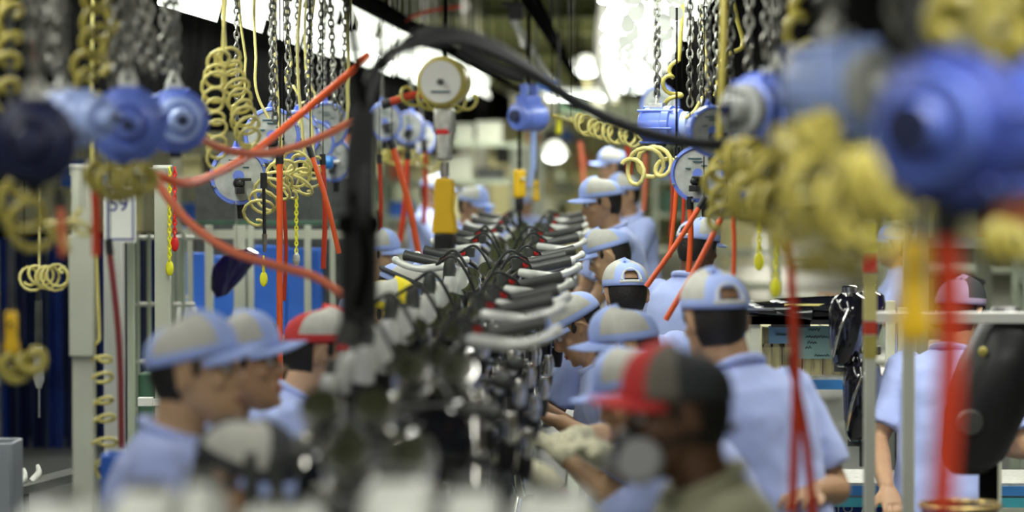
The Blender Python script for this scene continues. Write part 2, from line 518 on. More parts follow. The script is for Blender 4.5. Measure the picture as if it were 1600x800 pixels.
def air_balancer(loc, r, label, facing=0.0, chain_top=RZ, body=None, cap=None, length=None, hole=0):
    """drum shaped air balancer with stepped round nose towards -Y local"""
    body = body or M_blue; cap = cap or body
    L = length or r * 1.6
    t = thing('air_balancer', label, 'balancer', loc, facing, 'drum-shaped air balancers')
    Rx = Matrix.Rotation(PI / 2, 4, 'X')
    MB().lathe([(r * .7, -L), (r * .92, -L + .02), (r * .95, -L * .5), (r * .95, -.02), (r * 1.03, -.015), (r * 1.03, .015), (r * .9, .02), (r * .86, .05), (r * .72, .06)], 36, M=Rx).build('drum', body, t)
    MB().lathe([(r * .74, .05), (r * .7, .085), (r * .52, .09), (r * .48, .075), (r * .40, .075), (r * .38, .12), (r * .30, .13), (.001, .13)], 30, M=Rx).build('nose_cover', cap, t)
    MB().lathe([(r * .16, .12), (r * .16, .15), (r * .05, .152)] if not hole else [(r * .33, .12), (r * .33, .134), (r * .05, .135)], 6 if not hole else 20, M=Rx).build('center_nut', M_navy, t)
    for k in range(6):
        a = k * PI / 3 + .2
        MB().lathe([(r * .07, -L), (r * .07, .03), (r * .03, .035)], 8, M=Rx @ Matrix.Translation((math.cos(a) * r * 1.0, math.sin(a) * r * 1.0, 0))).build('tie_bolt', body, t)
    MB().box((0, L * .45, r * 1.05), (r * .5, L * .5, r * .25)).tube(catmull([(-r * .2, L * .45, r * 1.1), (0, L * .45, r * 1.55), (r * .2, L * .45, r * 1.1)], 6), r * .08, 8).build('hook_bracket', M_galv, t, .004)
    MB().box((0, L * .3, -r * 1.05), (r * .4, r * .5, r * .3)).build('hose_port', M_black, t, .004)
    for dx in (-r * .12, r * .12):
        chain_mb(Vector((dx, L * .45, chain_top - loc[2])), Vector((dx * .6, L * .45, r * 1.5)), .0048, .038).build('hanging_chain', M_chain, t)
    return t

discs = [
    ((372, 275), 45, 392, .25, 'blue-rimmed grey disc balancer hanging lowest beside the long yellow coil'),
    ((425, 212), 44, 372, .15, 'blue-rimmed disc balancer crossed by the thick orange hose'),
    ((462, 213), 40, 345, -.2, 'blue-rimmed disc balancer just below the steel link chain by the orange hose crossing'),
    ((487, 222), 36, 322, .1, 'half-hidden blue-rimmed disc balancer between two larger discs'),
    ((509, 196), 37, 305, .3, 'blue-rimmed disc balancer hanging highest, close to the black cable arm'),
    ((520, 250), 34, 290, .0, 'dim grey disc balancer behind the bright blue valve knob'),
    ((600, 190), 30, 250, .5, 'blue balancer just past the black upright cable arm'),
    ((640, 200), 26, 222, -.4, 'blue balancer hanging before the yellow-rimmed disc'),
    ((660, 215), 24, 195, .4, 'faint blue balancer among the yellow coils far along the rail'),
]
for (p, rp, s, rz, lab) in discs:
    c = P(p[0], p[1], s)
    balancer(c, rp / s, lab, rz)
rd = [
    ((1092, 272), 44, 420, -.35, 'blue-rimmed grey disc balancer hanging low under the black cable end'),
    ((1112, 205), 40, 470, .35, 'blue balancer with grey face tucked behind the black cable'),
    ((1032, 165), 32, 250, -.4, 'distant blue balancer near the bright scalloped lights'),
]
for (p, rp, s, rz, lab) in rd:
    balancer(P(p[0], p[1], s), rp / s, lab, rz)
# drum-shaped
air_balancer(P(200, 195, 640), .092, 'bright blue round balancer beside the dark navy one', .15, body=M_blue, cap=M_blue)
air_balancer(P(276, 188, 560), .088, 'paler blue round balancer behind the bright blue one, above the number sign', .25, cap=M_lblue)
air_balancer(P(52, 222, 800), .085, 'dark navy round balancer hanging nearest the camera', .1, body=M_navy, cap=M_navy)
air_balancer(P(118, 185, 690), .065, 'small pale blue balancer squeezed between the navy and bright blue ones', .9, body=M_lblue)
air_balancer(P(1046, 195, 385), .075, 'glossy blue drum balancer under two steel chains at the cable crossing', 1.2, cap=M_lblue)
air_balancer(P(1188, 172, 640), .088, 'blue drum balancer with a grey band next to the large pale blue one', -.7, cap=M_face)
air_balancer(P(1335, 135, 900), .085, 'large pale blue balancer blurred before the huge blue drum', .5, body=M_lblue, cap=M_face)
air_balancer(P(1485, 200, 1150), .105, 'huge deep blue drum balancer with a dark round centre', -.55, hole=1, length=.26, body=M_deep, cap=M_deep2)

def centre_hoist():
    c = P(826, 182, 262)
    t = thing('motor_hoist', 'blue motor hoist over the middle of the line with a yellow pull switch', 'hoist', c, .85)
    Ry = Matrix.Rotation(PI / 2, 4, 'Y')
    r = .085
    MB().lathe([(r * .6, -.11), (r * .95, -.1), (r, -.06), (r * 1.05, -.055), (r * 1.05, -.04), (r, -.035), (r, .07), (r * 1.05, .075), (r * .9, .1), (r * .3, .11)], 30, M=Ry).build('motor_drum', M_blue, t)
    MB().lathe([(r * .45, -.12), (r * .4, -.14), (r * .15, -.142)], 16, M=Ry).build('shaft_cap', M_navy, t)
    MB().box((0, 0, .1), (.14, .08, .05)).box((-.04, 0, .15), (.02, .05, .1)).box((.05, 0, .15), (.02, .05, .1)).build('hanging_bracket', M_blue, t, .004)
    MB().tube([(0, 0, .18), (0, 0, RZ - c.z)], .012, 8).build('hanging_rod', M_dark, t)
    chain_mb(Vector((-.08, 0, -.06)), Vector((-.08, 0, -.34)), .005, .035).build('load_chain', M_dark, t)
    m = MB().box((-.08, 0, -.40), (.07, .05, .17)); m.build('pull_switch', M_yellow, t, .012)
    MB().lathe([(.012, -.01), (.012, .01)], 10, M=Matrix.Translation((-.08, -.03, -.37)) @ Matrix.Rotation(PI / 2, 4, 'X')).build('switch_button', M_white, t)
    MB().tube([(-.08, 0, -.48), (-.08, 0, -.56)], .025, 10).tube([(-.08, 0, -.56), (-.08, 0, -.72)], .012, 8).build('tool_holder', M_black, t, .002)
    MB().tube([(.04, 0, -.08), (.04, 0, -.3), (.02, .02, -.42)], .018, 8).build('return_tube', M_lblue, t)
centre_hoist()
def yellow_hoist():
    c = P(690, 128, 500)
    t = thing('spring_balancer', 'yellow-rimmed balancer with a white round face, above the line', 'balancer', c, -.25)
    Rx = Matrix.Rotation(PI / 2, 4, 'X')
    r = .077
    MB().lathe([(r * .6, -.1), (r * .95, -.08), (r, -.03), (r * 1.05, .0), (r * .9, .01)], 32, M=Rx).build('housing', M_coil2, t)
    MB().lathe([(.001, .012), (r * .85, .012), (r * .88, .005)], 32, M=Rx).build('face_plate', M_white, t)
    MB().lathe([(.011, .0), (.01, .02), (.003, .022)], 10, M=Rx).build('center_nut', M_darkgrey, t)
    MB().box((0, -.0135, -r * .4), (r * .8, .003, .006)).build('marking_line', M_inkdark, t)
    MB().tube([(0, 0.04, r), (0, .04, RZ - c.z)], .008, 8).build('hanging_rod', M_dark, t)
    MB().box((0, .03, -.12), (.06, .05, .08)).box((0, .03, -.20), (.045, .045, .09)).build('swivel_block', M_galv, t, .01)
    MB().tube([(0, .03, -.25), (0, .03, -.30)], .014, 8).build('swivel_shaft', M_steel, t)
    MB().box((0, .03, -.155), (.04, .052, .015)).build('red_band', M_red, t)
    m = MB()
    m.loft([[(x * k, .03 + y, z) for x, y in ((-.03, -.02), (.03, -.02), (.03, .02), (-.03, .02))] for z, k in ((-.30, .8), (-.33, 1.05), (-.40, .95), (-.44, 1.2), (-.47, 1.3), (-.475, 1.25))])
    m.build('yellow_tool_body', M_yellow, t, .006)
    MB().box((0, .03, -.50), (.06, .05, .05)).build('tool_tip', M_black, t, .004)
yellow_hoist()

# ------------------------------------------------------------------ hoses
def hose(pts, s, r, mt, label, group=None, name='air_hose', n=8, fit=True, cat='hose', cord=False):
    pts = [P(p[0], p[1], p[2] if len(p) > 2 else s) for p in pts]
    t = thing(name, label, cat, pts[0], 0, group)
    c0 = pts[0]
    path = [q - c0 for q in catmull(pts, n)]
    MB().tube(path, r, 12).build('hose_line', mt, t)
    if cord: MB().tube([path[0] + Vector((0, .02, -.01)), Vector((path[0].x, .02, 4.10 - c0.z))], .0022, 6).build('hanging_cord', M_dark, t)
    if fit:
        for a, b in ((path[0], path[1]),):
            d = (b - a).normalized()
            MB().tube([a - d * .012, a + d * .035], r * 1.25, 10).build('end_fitting', M_black, t)
    return t
hose([(573, 88), (545, 115, 490), (480, 170, 480), (400, 235, 490), (330, 275, 520), (285, 286, 550), (240, 272, 560)], 480, .0125, M_orange, 'bright orange hose sweeping down from the light row to the number sign', fit=False)
hose([(262, 165, 560), (285, 190, 560), (330, 225, 540), (385, 240, 530), (440, 236, 520), (500, 215, 510), (562, 183, 500)], 550, .0115, M_salmon, 'salmon hose sagging across the grey balancer faces', fit=False)
hose([(240, 274, 560), (262, 308, 560), (300, 352, 560), (360, 392, 560), (430, 415, 560), (490, 432, 560), (538, 462, 560)], 560, .0125, M_salmon, 'salmon hose sloping down from the number sign to the black upright arm', fit=False)
hose([(600, 163, 300), (640, 150, 300), (665, 147, 300)], 300, .02, M_redhose, 'short red hose end beside the yellow-rimmed disc')
hose([(615, 42, 230), (660, 20, 230), (720, 10, 230)], 260, .012, M_redhose, 'thin red hose high under the ceiling beams', fit=False)
vert = [
    (437, 242, 437, 608, 400, 5, M_orange, 'straight orange hose hanging beside the red-capped worker'),
    (443, 300, 444, 470, 385, 3, M_redhose, 'thin red hose close behind the straight orange one'),
    (484, 233, 530, 396, 385, 4, M_orange, 'slanting orange hose below the middle disc balancers'),
    (504, 245, 505, 420, 360, 4, M_redhose, 'upright orange hose beside the slanting one'),
    (592, 245, 593, 366, 300, 3.5, M_redhose, 'short orange hose hanging just past the black arm'),
    (612, 222, 655, 400, 300, 5, M_orange, 'slanting orange hose over the twin blue-capped workers'),
    (637, 240, 625, 378, 260, 4.5, M_redhose, 'dull orange hose crossing behind the slanting one'),
    (663, 230, 662, 350, 230, 4, M_redhose, 'faint orange hose behind the yellow tool'),
    (1058, 235, 1046, 402, 400, 3.6, M_orange, 'straight orange hose under the glossy blue drum'),
    (1066, 240, 1064, 400, 350, 3, M_redhose, 'thin orange hose in front of the brown-necked worker'),
    (1078, 312, 1076, 425, 420, 4.5, M_orange, 'short bright orange hose hanging below the low disc balancer'),
    (1050, 250, 1048, 370, 300, 3, M_redhose, 'thin dim orange hose among the shelving-side hoses'),
    (1100, 312, 1010, 448, 430, 4.2, M_orange, 'orange hose slanting down past the blue collar'),
    (1136, 322, 1040, 500, 450, 4.5, M_orange, 'long orange hose slanting to the rear-facing capped worker'),
    (1144, 320, 1146, 432, 480, 3.5, M_orange, 'short upright orange hose at the yellow coil tangle'),
    (1231, 345, 1238, 800, 700, 7.5, M_redhose, 'thick upright orange hose in front of the wide-backed worker'),
    (1236, 560, 1272, 815, 690, 7, M_redhose, 'thick slanting orange hose beside the thick upright one'),
    (1478, 330, 1470, 800, 1150, 20, M_redhose, 'very wide blurred red hose by the mauve-capped worker'),
    (905, 215, 912, 290, 180, 3.5, M_salmon, 'faint salmon hose above the far workers'),
    (980, 215, 982, 340, 230, 4.5, M_redhose, 'dull orange hose behind the pair of capped workers'),
    (1008, 230, 1006, 330, 240, 4, M_salmon, 'pale orange hose by the looped yellow coil'),
    (145, 262, 150, 400, 640, 7, M_redhose, 'dull red hose in front of the first white post'),
    (92, 300, 98, 400, 700, 6, M_salmon, 'pinkish hose by the blurred yellow coil'),
    (170, 380, 190, 700, 520, 5, M_maroon, 'dark red strap running down the second white post'),
    (45, 40, 55, 135, 560, 5, M_maroon, 'dark red cord between the coils at the rail'),
]
for (x0, y0, x1, y1, s, w_, mt, lab) in vert:
    hose([(x0, y0), ((x0 + x1) / 2 + .02 * (y1 - y0) * (1 if x1 != x0 else 0), (y0 + y1) / 2), (x1, y1)], s, w_ / s, mt, lab, 'orange air hoses hanging along the line', n=6, cord=s < 660)

# thick black cable arm
hose([(560, 520, 700), (562, 430, 700), (565, 330, 705), (568, 230, 700), (572, 150, 695), (600, 92, 680), (650, 68, 670), (710, 62, 660), (770, 82, 650), (840, 120, 640), (910, 165, 630), (980, 198, 620), (1060, 220, 610), (1145, 228, 600)], 650, .0155, M_rubber, 'thick black cable arching over the line to the shelving-side balancers', name='black_cable')
hose([(600, 98, 690), (660, 50, 660), (720, 52, 650), (770, 70, 640), (830, 108, 620), (900, 165, 610)], 650, .013, M_rubber, 'second black cable lying along the arching one', name='black_cable')
hose([(725, 78, 560), (760, 100, 560), (800, 118, 560), (820, 122, 560)], 560, .016, M_rubber, 'short black cable branch behind the arching cable', name='black_cable')
c = P(561, 330, 700)
t = thing('nutrunner_arm', 'tall black tool column hanging blurred at the start of the cable arch', 'tool column', c)
zz = lambda y: P(561, y, 700).z - c.z
MB().tube([(0, 0, zz(500)), (0, 0, zz(340))], .042, 16).build('lower_column', M_black, t, .004)
MB().tube([(0, 0, zz(350)), (.003, 0, zz(240)), (.012, 0, zz(170))], [.036, .034, .030], 16).build('upper_column', M_rubber, t)
MB().lathe([(.046, -.02), (.05, 0), (.046, .02)], 18, M=Matrix.Translation((0, 0, zz(350)))).build('clamp_ring', M_dark, t)
MB().tube([(-.01, .0, zz(500)), (-.03, 0, zz(540))], .03, 12).build('tool_head', M_darkgrey, t)
MB().tube([(.012, 0, zz(170)), (-.15, .1, RZ - c.z + .3)], .010, 8).build('support_rod', M_dark, t)
MB().tube(catmull([(.0, -.05, zz(480)), (.02, -.055, zz(400)), (-.01, -.05, zz(300))], 6), .010, 8).build('wire_bundle', M_dark, t)

def coil(pts, s, R, turns, rt, mt, label, tails=True, group='coiled yellow air hoses', jit=.12, name='coil_hose'):
    pts = [P(p[0], p[1], p[2] if len(p) > 2 else s) for p in pts]
    c0 = pts[0].copy()
    cl = catmull([q - c0 for q in pts], 40)
    # resample evenly
    n = int(turns * 14)
    L = [0]
    for i in range(1, len(cl)): L.append(L[-1] + (cl[i] - cl[i - 1]).length)
    res = []
    j = 0
    for i in range(n + 1):
        tl = L[-1] * i / n
        while j < len(L) - 2 and L[j + 1] < tl: j += 1
        f = (tl - L[j]) / max(1e-9, L[j + 1] - L[j])
        res.append(cl[j].lerp(cl[j + 1], min(1, f)))
    T, N, B = frames(res)
    for i in range(len(res)):
        v = Vector((.25, -1, .1)); v = v - T[i] * v.dot(T[i])
        N[i] = v.normalized(); B[i] = T[i].cross(N[i])
    tl = .95 + .2 * math.sin(R * 900)
    NN = [N[i] * math.cos(tl) - T[i] * math.sin(tl) for i in range(len(res))]
    N = NN
    ph = random.random() * 6
    path = []
    for i in range(n + 1):
        a = 2 * PI * turns * i / n
        e = min(1, i / 10, (n - i) / 10)
        rr = R * (1 + jit * math.sin(i * .13 + ph) + jit * .5 * math.sin(i * .41 + ph)) * (.15 + .85 * e)
        path.append(res[i] + N[i] * rr * math.cos(a) + B[i] * rr * math.sin(a) + T[i] * (R * jit * 1.2 * math.sin(a * .5 + ph)))
    if tails and s < 600 and c0.z < RZ and pts[0].z >= pts[-1].z + .12:
        p0 = path[0]
        up = catmull([Vector((p0.x + random.uniform(-.03, .03), p0.y + .03, RZ - c0.z)), p0.lerp(Vector((p0.x, p0.y, RZ - c0.z)), .5) + Vector((random.uniform(-.03, .03), 0, 0)), p0], 8)
        path = up[:-1] + path
        tied = True
    else: tied = False
    o = MB().tube(path, rt, 8).build(name, mt)
    o.location = c0
    if not tied: MB().tube([path[0], Vector((path[0].x, path[0].y + .01, 4.10 - c0.z))], .002, 6).build('hanging_cord', M_dark, o)
    tag(o, label, 'coiled hose', group)
    return o
Lc = [
    ([(348, 78), (338, 105), (334, 170), (340, 262)], 470, .036, 10, .0058, M_coil, 'long hanging yellow coil beside the low disc balancer, thinner strand'),
    ([(352, 80), (364, 118), (376, 170), (394, 232)], 460, .042, 10, .0062, M_coil, 'long hanging yellow coil leaning against its thinner twin'),
    ([(475, 245), (462, 262), (470, 285), (455, 300)], 390, .055, 5, .006, M_coil, 'tangled yellow coil bunched under the middle disc balancers'),
    ([(440, 250), (432, 290), (412, 315), (400, 345)], 395, .060, 6, .0065, M_coil, 'loose yellow coil piled below the low disc balancer'),
    ([(490, 245), (486, 275), (480, 300)], 360, .045, 4, .006, M_coil, 'small yellow coil behind the slanting orange hose'),
    ([(12, -10), (18, 60), (8, 120), (16, 180)], 640, .030, 5, .0085, M_coil2, 'blurred yellow coil hanging above the navy balancer'),
    ([(138, -10), (150, 60), (132, 110), (150, 160)], 620, .032, 5, .009, M_coil2, 'blurred yellow coil above the small pale blue balancer'),
    ([(170, -10), (175, 60), (160, 120)], 600, .016, 2, .011, M_coil2, 'blurred loose yellow hose strand beside the steel chains'),
    ([(38, 262), (20, 300), (44, 350), (90, 372)], 700, .045, 3, .010, M_coil2, 'blurred yellow coil dangling below the navy balancer'),
    ([(140, 270), (175, 285), (205, 285), (232, 268)], 660, .034, 7, .0085, M_coil2, 'blurred yellow coil bunched below the bright blue balancer'),
    ([(128, 330), (118, 362), (90, 375), (78, 345)], 620, .03, 3, .0075, M_coil, 'short yellow coil above the flower-shaped one'),
    ([(40, 440), (62, 430), (82, 436), (100, 425)], 470, .038, 6, .005, M_coil, 'flower-shaped yellow coil above the grey screwdriver'),
    ([(155, 535), (154, 600), (160, 660), (157, 745)], 500, .040, 6.5, .0062, M_coil, 'yellow coil hanging down between the two white posts'),
    ([(0, 560), (22, 575), (50, 565), (60, 548)], 640, .028, 3, .012, M_coil2, 'blurred yellow coil by the blurred orange tool'),
    ([(455, 100), (450, 135), (475, 155), (462, 200)], 360, .020, 2, .006, M_coil, 'loose yellow hose wound once round the hanging chains'),
    ([(400, 90), (402, 150), (420, 185)], 380, .008, 1, .006, M_coil, 'straight yellow hose strand hanging by the discs'),
    ([(384, 92), (382, 140), (372, 160), (358, 168)], 390, .006, 1, .0055, M_coil, 'yellow hose strand curving into the long coil'),
    ([(478, 105), (490, 150), (468, 170), (470, 230)], 340, .014, 2, .006, M_coil, 'wavy yellow hose strand by the second disc'),
    ([(545, 105), (542, 200)], 320, .006, 1, .009, M_coil, 'pale yellow hose strand next to the black upright arm'),
    ([(622, 150), (650, 152), (700, 160), (745, 155)], 300, .05, 6, .009, M_coil2, 'yellow zigzag coil behind the yellow-rimmed disc'),
    ([(590, 250), (625, 245), (690, 258)], 230, .05, 5, .012, M_coil2, 'blurred yellow coil cluster under the far balancers'),
    ([(895, 185), (925, 200), (965, 210), (1000, 216)], 330, .042, 9, .007, M_coil, 'yellow coil stretched sideways beneath the black cable'),
    ([(862, 180, 300), (878, 185, 300), (900, 190, 320)], 300, .006, 1, .009, M_coil2, 'yellow hose strand leaving the centre motor hoist'),
    ([(1052, 260), (1020, 250), (1000, 262), (978, 258)], 410, .058, 3.5, .0085, M_coil, 'large looped yellow coil in focus by the orange hoses'),
    ([(1060, 95), (1040, 125), (1055, 150), (1035, 190)], 380, .026, 3, .009, M_coil2, 'curly yellow hose beside the two steel chains'),
    ([(1150, 20), (1160, 60), (1125, 110), (1118, 150)], 430, .014, 2, .009, M_coil2, 'wavy yellow hose strand above the grey-banded drum'),
    ([(1105, 90), (1102, 150), (1070, 185)], 400, .01, 2, .007, M_coil, 'thin yellow hose strand curling around the chain hook'),
    ([(1255, -10), (1240, 40), (1255, 90), (1230, 125)], 620, .026, 3, .015, M_coil2, 'thick bright yellow coil above the grey-banded drum'),
    ([(1122, 250), (1118, 290), (1128, 330), (1110, 358)], 560, .03, 4, .010, M_coil2, 'yellow coil tail hanging by the low disc balancer'),
    ([(1140, 250), (1180, 260), (1215, 290)], 680, .048, 7, .0095, M_coil2, 'yellow coil tangle under the grey-banded drum'),
    ([(1150, 300), (1190, 320), (1230, 325)], 700, .045, 6, .0095, M_coil2, 'lower yellow coil of the tangle under the grey-banded drum'),
    ([(1210, 240), (1262, 215), (1300, 190)], 950, .020, 3, .022, M_coil2, 'thick blurred yellow hose slanting up to the pale blue balancer'),
    ([(1230, 290), (1290, 310), (1340, 335), (1380, 330)], 980, .055, 6, .008, M_coil2, 'wide blurred yellow coil tangle below the pale blue balancer'),
    ([(1210, 365), (1290, 385), (1370, 395)], 900, .045, 6, .007, M_coil2, 'blurred yellow coil sagging above the paper notices'),
    ([(1320, 250), (1345, 285), (1400, 300), (1430, 280)], 1050, .040, 4, .014, M_coil2, 'blurred yellow coil tucked below the huge blue drum'),
    ([(1560, -20), (1550, 30), (1590, 80)], 1150, .035, 3, .016, M_coil2, 'blurred yellow coil high above the huge blue drum'),
    ([(1500, -30), (1490, 20), (1470, 50)], 1000, .03, 3, .014, M_coil2, 'blurred olive coil hanging over the huge blue drum'),
    ([(1540, 365), (1570, 380), (1610, 375)], 1000, .026, 4, .010, M_coil2, 'blurred yellow coil at the lower side of the huge blue drum'),
]
for (pts, s, R, tn, rt, mt, lab) in Lc:
    coil(pts, s, R, tn, rt, mt, lab)

# free chains
ch = [((258, -30), (255, 110), 560), ((228, -30), (240, 120), 600), ((215, -30), (222, 110), 620), ((170, -30), (180, 160), 600), ((72, -30), (78, 110), 640), ((85, -30), (92, 120), 660),
      ((428, 80), (430, 190), 400), ((482, 100), (480, 170), 370), ((521, 110), (524, 170), 350), ((450, 90), (452, 190), 385), ((500, 90), (498, 165), 340), ((536, 120), (533, 190), 320),
      ((1078, -40), (1078, 165), 400), ((1096, -40), (1094, 175), 395), ((1122, -40), (1118, 150), 440), ((1144, -40), (1140, 180), 480), ((1172, -40), (1170, 110), 540), ((1200, -40), (1196, 90), 560), ((1282, -40), (1290, 70), 800), ((1390, -60), (1400, 60), 950)]
lw = ['by the bright blue balancer', 'beside the bright blue balancer, thicker loop', 'above the bright blue balancer', 'behind the bright blue balancer', 'above the navy balancer', 'beside the navy balancer chain',
      'above the second disc balancer', 'down to the middle disc balancer', 'down to the highest disc balancer', 'behind the crossed disc balancer', 'between two disc balancers', 'nearest the black upright arm',
      'in focus above the glossy blue drum', 'beside the in-focus chain on the shelving side', 'above the low disc balancer', 'near the grey-banded drum', 'above the grey-banded drum', 'right behind the thick yellow coil', 'above the pale blue balancer', 'over the huge blue drum']
for (a, b, s), q in zip(ch, lw):
    A = P(a[0], a[1], s); B_ = P(b[0], b[1], s)
    A = A + (A - B_) * max(0, (RZ - A.z) / (A.z - B_.z))
    chain(A, B_, 'steel link chain hanging ' + q, 'steel chains hanging from the rails', .005, .042)
for (px, y0, y1, s, mt, lab, tg) in ((265, 262, 408, 401.5, M_lemon, 'thin yellow pull chain with an oval tag on the tall pale post', M_lemon), (273, 262, 370, 401.5, M_red, 'thin red pull chain with a red tag beside the yellow one', M_red),
                                 (463, 300, 395, 370, M_lemon, 'thin yellow chain hanging behind the loose coil', M_galv), (412, 400, 425, 400, M_lemon, 'tiny yellow tag chain below the black hose nozzle', M_lemon),
                                 (1212, 330, 435, 520, M_lemon, 'yellow pull chain with a round tag above the paper notices', M_lemon), (1186, 330, 395, 480, M_lemon, 'faint yellow pull chain beside the round-tagged one', M_lemon)):
    A = P(px, y0, s); B_ = P(px, y1, s)
    t = thing('pull_chain', lab, 'pull chain', A, 0)
    chain_mb(Vector((0, 0, 0)), B_ - A, .0035, .022).build('chain_links', mt, t)
    MB().ell(B_ - A - Vector((0, 0, .028)), (.016, .006, .03)).build('tag', tg, t)
# black nozzle hose with chrome tip under the low disc
c = P(412, 270, 400)
t = thing('air_nozzle', 'black air nozzle hanging under the loose yellow coil', 'air nozzle', c)
MB().tube([(0, 0, .0), (0, 0, -.06)], .014, 10).tube([(0, 0, -.06), (.003, 0, -.24)], .007, 8).build('nozzle_hose', M_black, t)
MB().tube([(.003, 0, -.24), (.003, 0, -.31)], [.011, .006], 10).build('nozzle_tip', M_steel, t)
# hanging pneumatic screwdriver at (60,560)
c = P(60, 470, 460)
t = thing('pneumatic_screwdriver', 'slim grey pneumatic screwdriver hanging in front of the dark blue sheets', 'screwdriver', c)
MB().tube([(0, 0, .06), (0, 0, -.0)], .009, 8).build('hose_connector', M_black, t)
MB().tube([(0, 0, 0), (0, 0, -.15), (0, 0, -.155)], [.013, .014, .012], 12).build('grip', M_darkgrey, t)
MB().tube([(0, 0, -.155), (0, 0, -.19), (0, 0, -.27), (0, 0, -.3)], [.014, .019, .019, .009], 14).build('motor_body', M_galv, t)
MB().tube([(0, 0, -.3), (0, 0, -.40)], .004, 8).build('driver_bit', M_steel, t)
MB().tube([(0.0, 0, .06), (0, 0.02, .12), (.01, .02, RZ - c.z)], .004, 6).build('hanging_cord', M_coil, t)
# blurred orange/yellow tools
def trigger_tool(px, py, s, h, mt, label):
    c = P(px, py, s)
    t = thing('pendant_switch', label, 'pendant switch', c)
    w_ = h * .32
    MB().loft([[(x * k * w_, y * k * w_ * .7, z * h) for x, y in ((-.5, -.5), (.5, -.5), (.5, .5), (-.5, .5))] for z, k in ((.5, .6), (.42, .85), (-.1, .8), (-.3, 1.1), (-.44, 1.0), (-.5, .5))]).build('switch_body', mt, t, w_ * .12)
    m = MB()
    m.lathe([(w_ * .16, 0), (w_ * .16, .012)], 10, M=Matrix.Translation((0, -w_ * .35, h * .2)) @ Matrix.Rotation(PI / 2, 4, 'X'))
    m.build('button', M_black, t)
    MB().tube([(0, 0, h * .48), (0, 0, RZ - c.z), (0, 0, 4.1 - c.z)], [.009, .006, .005], 8).build('switch_cord', M_darkgrey, t)
trigger_tool(1428, 455, 1150, .15, M_yellow, 'blurred yellow pendant switch hanging before the mauve-capped worker')
trigger_tool(18, 520, 640, .11, M_yellow, 'blurred orange pendant switch beside the grey screwdriver')
trigger_tool(873, 195, 230, .13, M_lemon, 'bright yellow pendant switch behind the centre motor hoist')
trigger_tool(838, 298, 240, .14, M_yellow, 'dull orange pendant switch just behind the yellow pull switch')
t = thing('valve_knob', 'small bright blue valve knob on the dim disc balancer', 'valve', P(517, 254, 330))
MB().lathe([(.012, -.03), (.03, -.028), (.032, .0), (.02, .012)], 16, M=Matrix.Rotation(PI / 2, 4, 'Y')).build('knob', mat('knob_blue', (.03, .25, .75), .3), t)
MB().tube([(.0, 0, 0), (-.03, 0.03, 0), (-.02, .30, .0), (-.02, .62, .0)], .01, 8).build('valve_stem', M_steel, t)

# ------------------------------------------------------------------ people
def rings_ell(c, u, v, a, b, n=20, p=2.0):
    out = []
    for k in range(n):
        th = 2 * PI * k / n
        cx, sx = math.cos(th), math.sin(th)
        x = math.copysign(abs(cx) ** (2 / p), cx) * a
        y = math.copysign(abs(sx) ** (2 / p), sx) * b
        out.append(c + u * x + v * y)
    return out

def limb(m, pts, rad, seg=12):
    cl = catmull(pts, 5)
    n = len(cl)
    rr = []
    for i in range(n):
        f = i / (n - 1) * (len(rad) - 1)
        j = min(int(f), len(rad) - 2)
        rr.append(rad[j] + (rad[j + 1] - rad[j]) * (f - j))
    m.tube(cl, rr, seg)
    m.ell(cl[0], (rr[0],) * 3, 10); m.ell(cl[-1], (rr[-1],) * 3, 10)

def hand(m, wrist, d, side, inflate=0.0, curl=.5, gs=1.0):
    d = d.normalized()
    upv = Vector((0, 0, 1))
    sd = d.cross(upv).normalized()
    nrm = sd.cross(d).normalized()
    pc = wrist + d * .045 * gs
    rings = []
    for t_, w_, h_ in ((0, .026, .019), (.02, .034, .019), (.05, .041, .016), (.08, .042, .014), (.09, .038, .012)):
        rings.append(rings_ell(wrist + d * t_ * gs, sd, nrm, (w_ + inflate) * gs, (h_ + inflate) * gs, 14, 2.6))
    m.loft(rings)
    for i, (off, ln) in enumerate(((-.032, .065), (-.0108, .076), (.0108, .072), (.032, .056))):
        b = wrist + d * .082 * gs + sd * off * gs
        dd = (d + sd * off * 2.2).normalized()
        d2 = (dd * math.cos(curl) - nrm * math.sin(curl)).normalized()
        d3 = (dd * math.cos(curl * 2.2) - nrm * math.sin(curl * 2.2)).normalized()
        p1 = b + dd * ln * .42 * gs; p2 = p1 + d2 * ln * .34 * gs; p3 = p2 + d3 * ln * .26 * gs
        q = .0082 * gs + inflate * .6
        m.tube([b, p1, p2, p3], [q * 1.05, q, q * .93, q * .8], 9); m.ell(p3, (q * .8,) * 3, 8)
    # thumb from the side of the palm
    b = wrist + d * .028 * gs - sd * side * .026 * gs
    td = (d * .75 - sd * side * .75 - nrm * .25).normalized()
    p1 = b + td * .035 * gs; p2 = p1 + (d * .95 - sd * side * .25 - nrm * .3).normalized() * .03 * gs
    q = .0105 * gs + inflate * .6
    m.tube([b, p1, p2], [q * 1.15, q, q * .8], 9); m.ell(p2, (q * .8,) * 3, 8)

